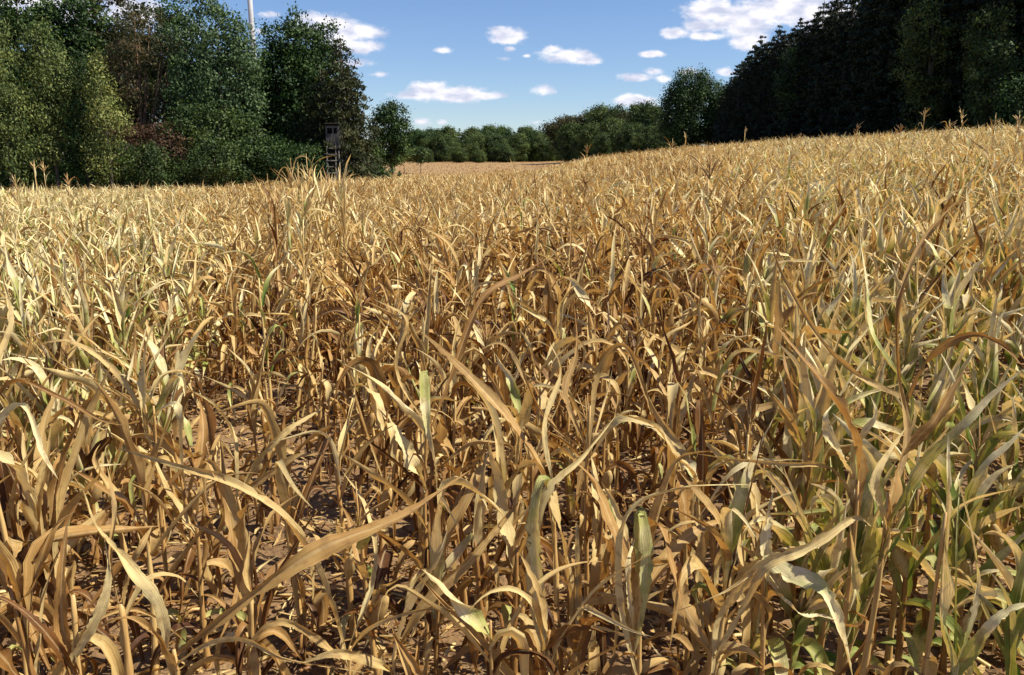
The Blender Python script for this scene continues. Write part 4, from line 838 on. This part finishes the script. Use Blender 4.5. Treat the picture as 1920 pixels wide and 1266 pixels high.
def undergrowth():
    B = []
    for px in range(-420, 720, 16):
        for Y in (61, 68): c = PT(px + random.uniform(-6, 6), 300, Y + random.uniform(-2, 2)); B.append([c[0], c[1], gz(c[0], c[1]) + .7, 1.0, .9, random.uniform(.9, 1.5)])
    for px in range(752, 1190, 9):
        for Y in (272, 300): c = PT(px + random.uniform(-4, 4), 300, Y); B.append([c[0], c[1], gz(c[0], c[1]) + 1.4, 2.2, 1.6, random.uniform(1.6, 3.4)])
    V, F, A = make_crown(B, .4, per_m2=1.9, nleaf=16, csize=.5, rough=.4); V[:, 2] = np.maximum(V[:, 2], ground_z(V[:, 0], V[:, 1]) + .02)
    tag(mesh_np('undergrowth', V, F, F_OAK, attr=A), 'dark low undergrowth on the floor of the woods, left and far centre', 'undergrowth', kind='stuff')
undergrowth()
# fill of the wood behind the left edge: a few trunks deep so no sky shows low down
for j, (px, top_, Y) in enumerate([(-160, -20, 62), (-260, 10, 58), (40, 60, 74), (180, 70, 76), (330, 80, 76), (440, 120, 76), (560, 110, 76), (580, 170, 78)]):
    s = .5 * (330 - top_); tree('oak_tree', ['broadleaf tree just outside the left edge', 'second broadleaf tree outside the left edge', 'dark tree deep in the left wood behind the poplars', 'dark tree deep in the wood behind the yellowing poplar', 'dark tree deep in the wood behind the pines', 'dark tree deep in the wood behind the ash', 'dark tree deep in the wood behind the big oak', 'dark tree deep in the wood behind the spruces'][j],
        'tree', Y, [(px, top_ + s * .4, 60, s * .45), (px - 25, top_ + s, 62, s * .6), (px + 28, top_ + s * 1.1, 60, s * .6), (px, top_ + s * 1.6, 70, s * .42)], F_OAK, leaf=.42, per_m2=1.3, nleaf=22, group=LW)

# right: dark conifer forest, trees shared between copies
protos = []
for sd, (H, R, nb, pw) in enumerate([(20, 3.6, 14, .62), (20, 4.1, 13, .55), (20, 3.3, 14, .7), (20, 4.6, 12, .5), (20, 3.8, 14, .6)]):
    (V, F, A), br = conifer(H, R, 40 + sd, .45, .55, 46, .50, nb, .02, pw)
    c = mesh_np('crown', V, F, F_DRK, None, A); t = br.build('trunk', M_BARK); protos.append([c, t, False])
def forest_tree(k, x, y, h, label, group, wide=1.0):
    c, t, used = protos[k]
    if used: c = c.copy(); t = t.copy(); COL.objects.link(c); COL.objects.link(t)
    protos[k][2] = True
    root = empty('spruce_tree', (x, y, gz(x, y) - .1)); c.parent = root; t.parent = root
    s = h / 20; root.scale = (s * wide, s * wide, s); root.rotation_euler = (0, 0, random.uniform(0, 6.28)); tag(root, label, 'tree', group)
FG = 'dark spruces of the right hand forest'
rowF = [(1362, 150, 128), (1384, 118, 122), (1404, 96, 118), (1428, 64, 112), (1446, 72, 110), (1462, 44, 106), (1482, 58, 104), (1502, 30, 100), (1524, 34, 98), (1546, -2, 95), (1574, -20, 92), (1606, -50, 89), (1642, -80, 86), (1682, -120, 83), (1724, -150, 80), (1768, -160, 78), (1814, -190, 76), (1862, -200, 74), (1914, -220, 72), (1972, -240, 70), (2040, -260, 68), (2120, -270, 66)]
for j, (px, top_, Y) in enumerate(rowF):
    x, y, h = tree_at(px, top_, Y); forest_tree(j % 5, x, y, h, f'dark spruce in the front row of the right hand forest, {ordw(j)} from its left end', FG, 1.0)
rowG = [(1372, 142, 126), (1393, 112, 120), (1416, 84, 115), (1437, 76, 111), (1454, 62, 108), (1472, 54, 105), (1492, 48, 102), (1513, 36, 99), (1535, 20, 96.5), (1560, -4, 93.5)]
for j, (px, top_, Y) in enumerate(rowG):
    x, y, h = tree_at(px, top_, Y); forest_tree((j * 3 + 2) % 5, x, y, h, f'dark spruce filling between the front trees of the forest slope, {ordw(j)} from the left', FG, 1.1)
for j, (px, top_, Y) in enumerate([(1395, 112, 136), (1440, 80, 130), (1490, 50, 124), (1535, 22, 118), (1580, 0, 112), (1630, -40, 106), (1690, -80, 100), (1750, -110, 96), (1820, -140, 92), (1900, -160, 88), (1990, -180, 84), (1470, 66, 140), (1560, 20, 132), (1660, -30, 124), (1780, -80, 112)]):
    x, y, h = tree_at(px, top_, Y); forest_tree((j * 2 + 1) % 5, x, y, h, f'dark spruce standing behind the front row of the forest, {ordw(j)} from the left', FG, 1.25)
# broadleaf fringe that hangs out of the forest wall
for j, (px, py, rx, ry, Y) in enumerate([(1870, 120, 40, 46, 67), (1850, 60, 34, 40, 69), (1740, 60, 40, 60, 74), (1905, 190, 30, 30, 64), (1500, 130, 30, 36, 97)]):
    tree('beech_tree', ['olive broadleaf tree catching light in the right hand forest wall', 'taller olive broadleaf tree above the lit one in the forest wall', 'broadleaf tree high in the forest wall near the top edge', 'small broadleaf tree at the right edge foot of the forest', 'round broadleaf tree among the first spruces of the forest'][j], 'tree', Y,
         [(px, py, rx, ry), (px - 12, py + ry * .9, rx * .9, ry), (px + 8, py + ry * 1.9, rx * .9, ry * .9), (px, 205, rx, 40)], (F_HDG, F_HDG, F_HDG, F_OAK, F_OAK)[j] if j else F_SHR, leaf=.26, per_m2=2.4, group='broadleaf trees in the right hand forest')
# undergrowth at the foot of the forest
for j in range(14):
    px = 1370 + j * 45; Y = 120 - (px - 1370) * .092; row = 262 - (px - 1400) * .062
    tree('shrub', f'dark undergrowth shrub at the foot of the forest, {ordw(j)} from the left', 'shrub', Y + 2, [(px, row - 8, 34, 26), (px + 12, row + 2, 34, 22)], F_DRK, leaf=.42, per_m2=1.5, group='undergrowth at the foot of the forest', limbs=False)

# the lone dark round tree left of the forest
tree('oak_tree', 'big round dark oak standing left of the spruce forest', 'tree', 140, [(1300, 165, 32, 32), (1282, 190, 34, 36), (1322, 192, 30, 36), (1268, 215, 28, 36), (1300, 228, 48, 36), (1340, 225, 24, 40), (1290, 252, 46, 22)], F_OAK, leaf=.38, per_m2=1.9, csize=.8, nleaf=26, rough=.18)

# distant tree line: a few crowns shared by many trees
def far_crown(kind, seed):
    global rng
    if kind == 'spruce':
        (V, F, A), br = conifer(10, 2.3, seed, .45, .5, 24, .55, 8, .02, .75); return V, F, A, br
    keep = rng; rng = np.random.default_rng(seed)
    if kind == 'round': B = [(0, 0, 6.2, 3.4, 3.2, 3.4), (1.7, 0, 4.6, 2.6, 2.6, 2.8), (-1.8, .4, 4.4, 2.7, 2.5, 2.9), (0, 0, 2.6, 3.6, 3.2, 2.5), (.6, 0, 8.4, 2.0, 2.0, 1.7)]
    elif kind == 'tall': B = [(0, 0, 7.4, 2.2, 2.2, 2.6), (.5, 0, 5.4, 2.6, 2.6, 2.6), (-.4, 0, 3.2, 2.8, 2.6, 2.6), (.1, 0, 8.9, 1.2, 1.2, 1.3)]
    else: B = [(0, 0, 7.9, 2.7, 2.7, 1.5), (1.9, 0, 6.6, 2.1, 2.0, 1.3), (-2.0, .3, 6.8, 2.1, 2.0, 1.2), (.3, 0, 5.3, 2.9, 2.5, 1.3), (0, 0, 3.4, 2.4, 2.2, 1.6)]
    V, F, A = make_crown(B, .42, per_m2=1.9, nleaf=24, csize=.75, rough=.4, droop=.3); V[:, 2] = np.maximum(V[:, 2], .05)
    tb = Buf(); trunk_mesh(tb, (0, 0, -.5), 8.2, .22, [b[:3] for b in B]); rng = keep
    return V, F, A, tb
FAR = {}
def far_tree(kind, mat, px, top_, Y, wide, label, group, cat='tree', name=None):
    key = (kind, mat.name, int(px) % 2)
    p = PT(px, top_, Y); z0 = gz(p[0], Y); h = p[2] - z0
    if key not in FAR:
        V, F, A, tb = far_crown(kind, hash(kind) % 97 * 0 + len(FAR) + 11); c = mesh_np('crown', V, F, mat, None, A); t = tb.build('trunk', M_BARK); FAR[key] = (c, t)
    else:
        c, t = FAR[key]; c = c.copy(); t = t.copy(); COL.objects.link(c); COL.objects.link(t)
    root = empty(name or ('pine_tree' if kind == 'pine' else 'broadleaf_tree'), (p[0], Y, z0)); c.parent = root; t.parent = root
    s = h / 10.; root.scale = (s * wide, s * wide, s); root.rotation_euler = (0, 0, random.uniform(0, 6.28)); tag(root, label, cat, group)
skyline = [(768, 250), (800, 246), (850, 244), (900, 243), (950, 242), (1000, 243), (1045, 246), (1100, 240)]
sx = [s[0] for s in skyline]; sy = [s[1] for s in skyline]
for j, px in enumerate(range(752, 1100, 10)):          # back row, uneven tops
    top_ = np.interp(px, sx, sy) + random.uniform(-6, 5); far_tree(random.choice(['tall', 'tall', 'spruce', 'pine', 'spruce']), random.choice([F_OAK, F_OAK, F_HDG]), px + random.uniform(-4, 4), top_, 330 + random.uniform(-12, 12), 1.15, f'dark tree on the distant skyline, {ordw(j)} from the left', 'dark trees of the distant skyline')
for j, px in enumerate(range(800, 1165, 13)):          # lighter hedge row
    top_ = 260 + random.uniform(-10, 9) - (px > 1040) * 6; far_tree(random.choice(['round', 'tall', 'spruce', 'pine', 'tall']), random.choice([F_HDG, F_SHR, F_HDG]), px + random.uniform(-5, 5), top_, 262 + random.uniform(-8, 8), random.uniform(.8, 1.3), f'mid green tree of the hedge row behind the stubble, {ordw(j)} from the left', 'green trees of the hedge row')
for j, px in enumerate(sorted(random.sample(range(785, 1150), 9))):          # low bushes at the hedge foot
    far_tree('round', random.choice([F_SHR, F_HDG]), px, 282 + random.uniform(-12, 9), 240 + random.uniform(-4, 8), random.uniform(.9, 1.6), f'low bush at the foot of the hedge row, {ordw(j)} from the left', 'bushes at the foot of the hedge row', 'shrub', 'shrub')
mid_r = [('pine', 1062, 214, 205, 1.1), ('pine', 1083, 213, 200, 1.0), ('round', 1072, 235, 195, 1.0), ('tall', 1112, 207, 198, .9), ('round', 1134, 205, 192, .9), ('tall', 1158, 203, 188, .9), ('pine', 1178, 206, 184, .9), ('tall', 1196, 198, 178, .8), ('tall', 1214, 195, 172, .7), ('tall', 1232, 203, 168, .8), ('round', 1150, 226, 176, .9), ('round', 1108, 236, 182, .9), ('round', 1186, 232, 166, .9), ('round', 1218, 240, 160, .8), ('round', 1246, 232, 156, .8), ('round', 1130, 250, 170, .8), ('tall', 1358, 170, 150, .7), ('round', 1090, 252, 188, .8), ('round', 1236, 252, 150, 1.2), ('round', 1256, 250, 152, 1.2), ('round', 1275, 252, 150, 1.1), ('round', 1200, 252, 160, 1.1), ('round', 1168, 256, 166, 1.1)]
for j, (kd, px, top_, Y, w) in enumerate(sorted(mid_r, key=lambda q: q[1])):
    far_tree(kd, F_PIN if kd == 'pine' else F_HDG if j % 3 else F_SHR, px, top_, Y, w, f'{"pine" if kd == "pine" else "broadleaf tree"} in the grove right of the hedge row, {ordw(j)} from the left', 'trees of the grove left of the round oak')

# ------------------------------------------------------------------ mast behind the ash
def mast():
    Y = 420; b = PT(489, 300, Y); x = b[0]; z0 = gz(x, Y); root = empty('mast', (x, Y, z0)); tag(root, 'tall pale grey tapering mast rising behind the ash tree', 'mast')
    tb = Buf(); tube(tb, [[0, 0, 0], [0, 0, 34], [0, 0, 70], [0, 0, 104]], [1.75, 1.5, 1.3, 1.05], 28, .5); tb.build('shaft', M_PAINT, root)
    for z, r in ((34, 1.56), (70, 1.36)):
        fb_ = Buf(); tube(fb_, [[0, 0, z - .15], [0, 0, z + .15]], [r, r], 28, .5); fb_.build('flange', M_PAINT, root)
    cb = Buf(); tube(cb, [[0, 0, 104], [0, 0, 104.6]], [1.2, 1.1], 28, .5); cb.build('cap', M_PAINT, root)
mast()

# ------------------------------------------------------------------ raised hunting stand
def stand():
    Y = 57.8; s = Y / (FPX * CP); c = PT(624, 275, Y); x = c[0]; z0 = gz(x, Y); root = empty('hunting_stand', (x, Y, z0)); tag(root, 'raised wooden hunting stand with grey plank cabin and ladder at the wood edge', 'hunting stand')
    zf = c[2] - z0; W = 23 * s; Dp = 1.1; Hc = 36 * s
    fl = Buf(); box(fl, (0, Dp / 2, zf - .04), (W + .16, Dp + .2, .07)); fl.build('floor', M_WOODDK, root)
    w = Buf(); n = 8; pw = W / n
    for i in range(n):    # vertical boards; a shooting slot is left open on the upper right
        h = Hc * .62 + random.uniform(-.015, .015); box(w, (-W / 2 + pw * (i + .5), random.uniform(-.006, .006), zf + h / 2), (pw - .014, .025, h))
        if i < 1 or i == 4 or i == 7: box(w, (-W / 2 + pw * (i + .5), 0, zf + Hc * .80), (pw - .014, .023, Hc * .36))
    box(w, (0, -.002, zf + Hc * .94), (W - .02, .028, Hc * .11))
    for sx_ in (-1, 1):
        for i in range(7): box(w, (sx_ * (W / 2), .09 + i * Dp / 7, zf + Hc / 2), (.024, Dp / 7 - .012, Hc - .01))
    for i in range(n): box(w, (-W / 2 + pw * (i + .5), Dp, zf + Hc / 2), (pw - .014, .025, Hc + .04))
    w.build('cabin_wall', M_WOOD, root, smooth=False)
    rot = np.array([[1, 0, 0], [0, math.cos(-.12), -math.sin(-.12)], [0, math.sin(-.12), math.cos(-.12)]])
    r = Buf(); box(r, (0, Dp / 2, zf + Hc + .08), (W + .12, Dp + .25, .04), rot); r.build('roof', M_WOODDK, root, smooth=False)
    for sx_ in (-1, 1):
        for yy in (0.06, Dp - .06):
            l = Buf(); tube(l, [[sx_ * (W / 2 - .06) * 1.25, yy + (.25 if yy > .5 else 0), -.25], [sx_ * (W / 2 - .08), yy, zf - .07]], [.065, .055], 7); l.build('leg', M_WOOD, root)
    for sx_ in (-1, 1):
        l = Buf(); tube(l, [[sx_ * W * .34 - .08, -.75, -.1], [sx_ * W * .34 - .08, -.06, zf + .25]], [.045, .04], 6); l.build('ladder_rail', M_WOOD, root)
    nr_ = 8
    for i in range(nr_):
        f = (i + .7) / nr_; l = Buf(); tube(l, [[-W * .34 - .16, -.80 + .70 * f, f * zf], [W * .34, -.80 + .70 * f, f * zf]], [.05, .05], 6); l.build('rung', M_WOOD, root)
    l = Buf(); tube(l, [[-W * .62, -.1, zf * .70], [W * .35, -.12, zf * .72]], [.05, .045], 6); l.build('brace', M_WOOD, root)
    l = Buf(); tube(l, [[-W * .55, .05, zf * .05], [W * .5, .05, zf * .62]], [.04, .04], 6); l.build('brace', M_WOOD, root)
stand()
print('objects', len(bpy.data.objects))
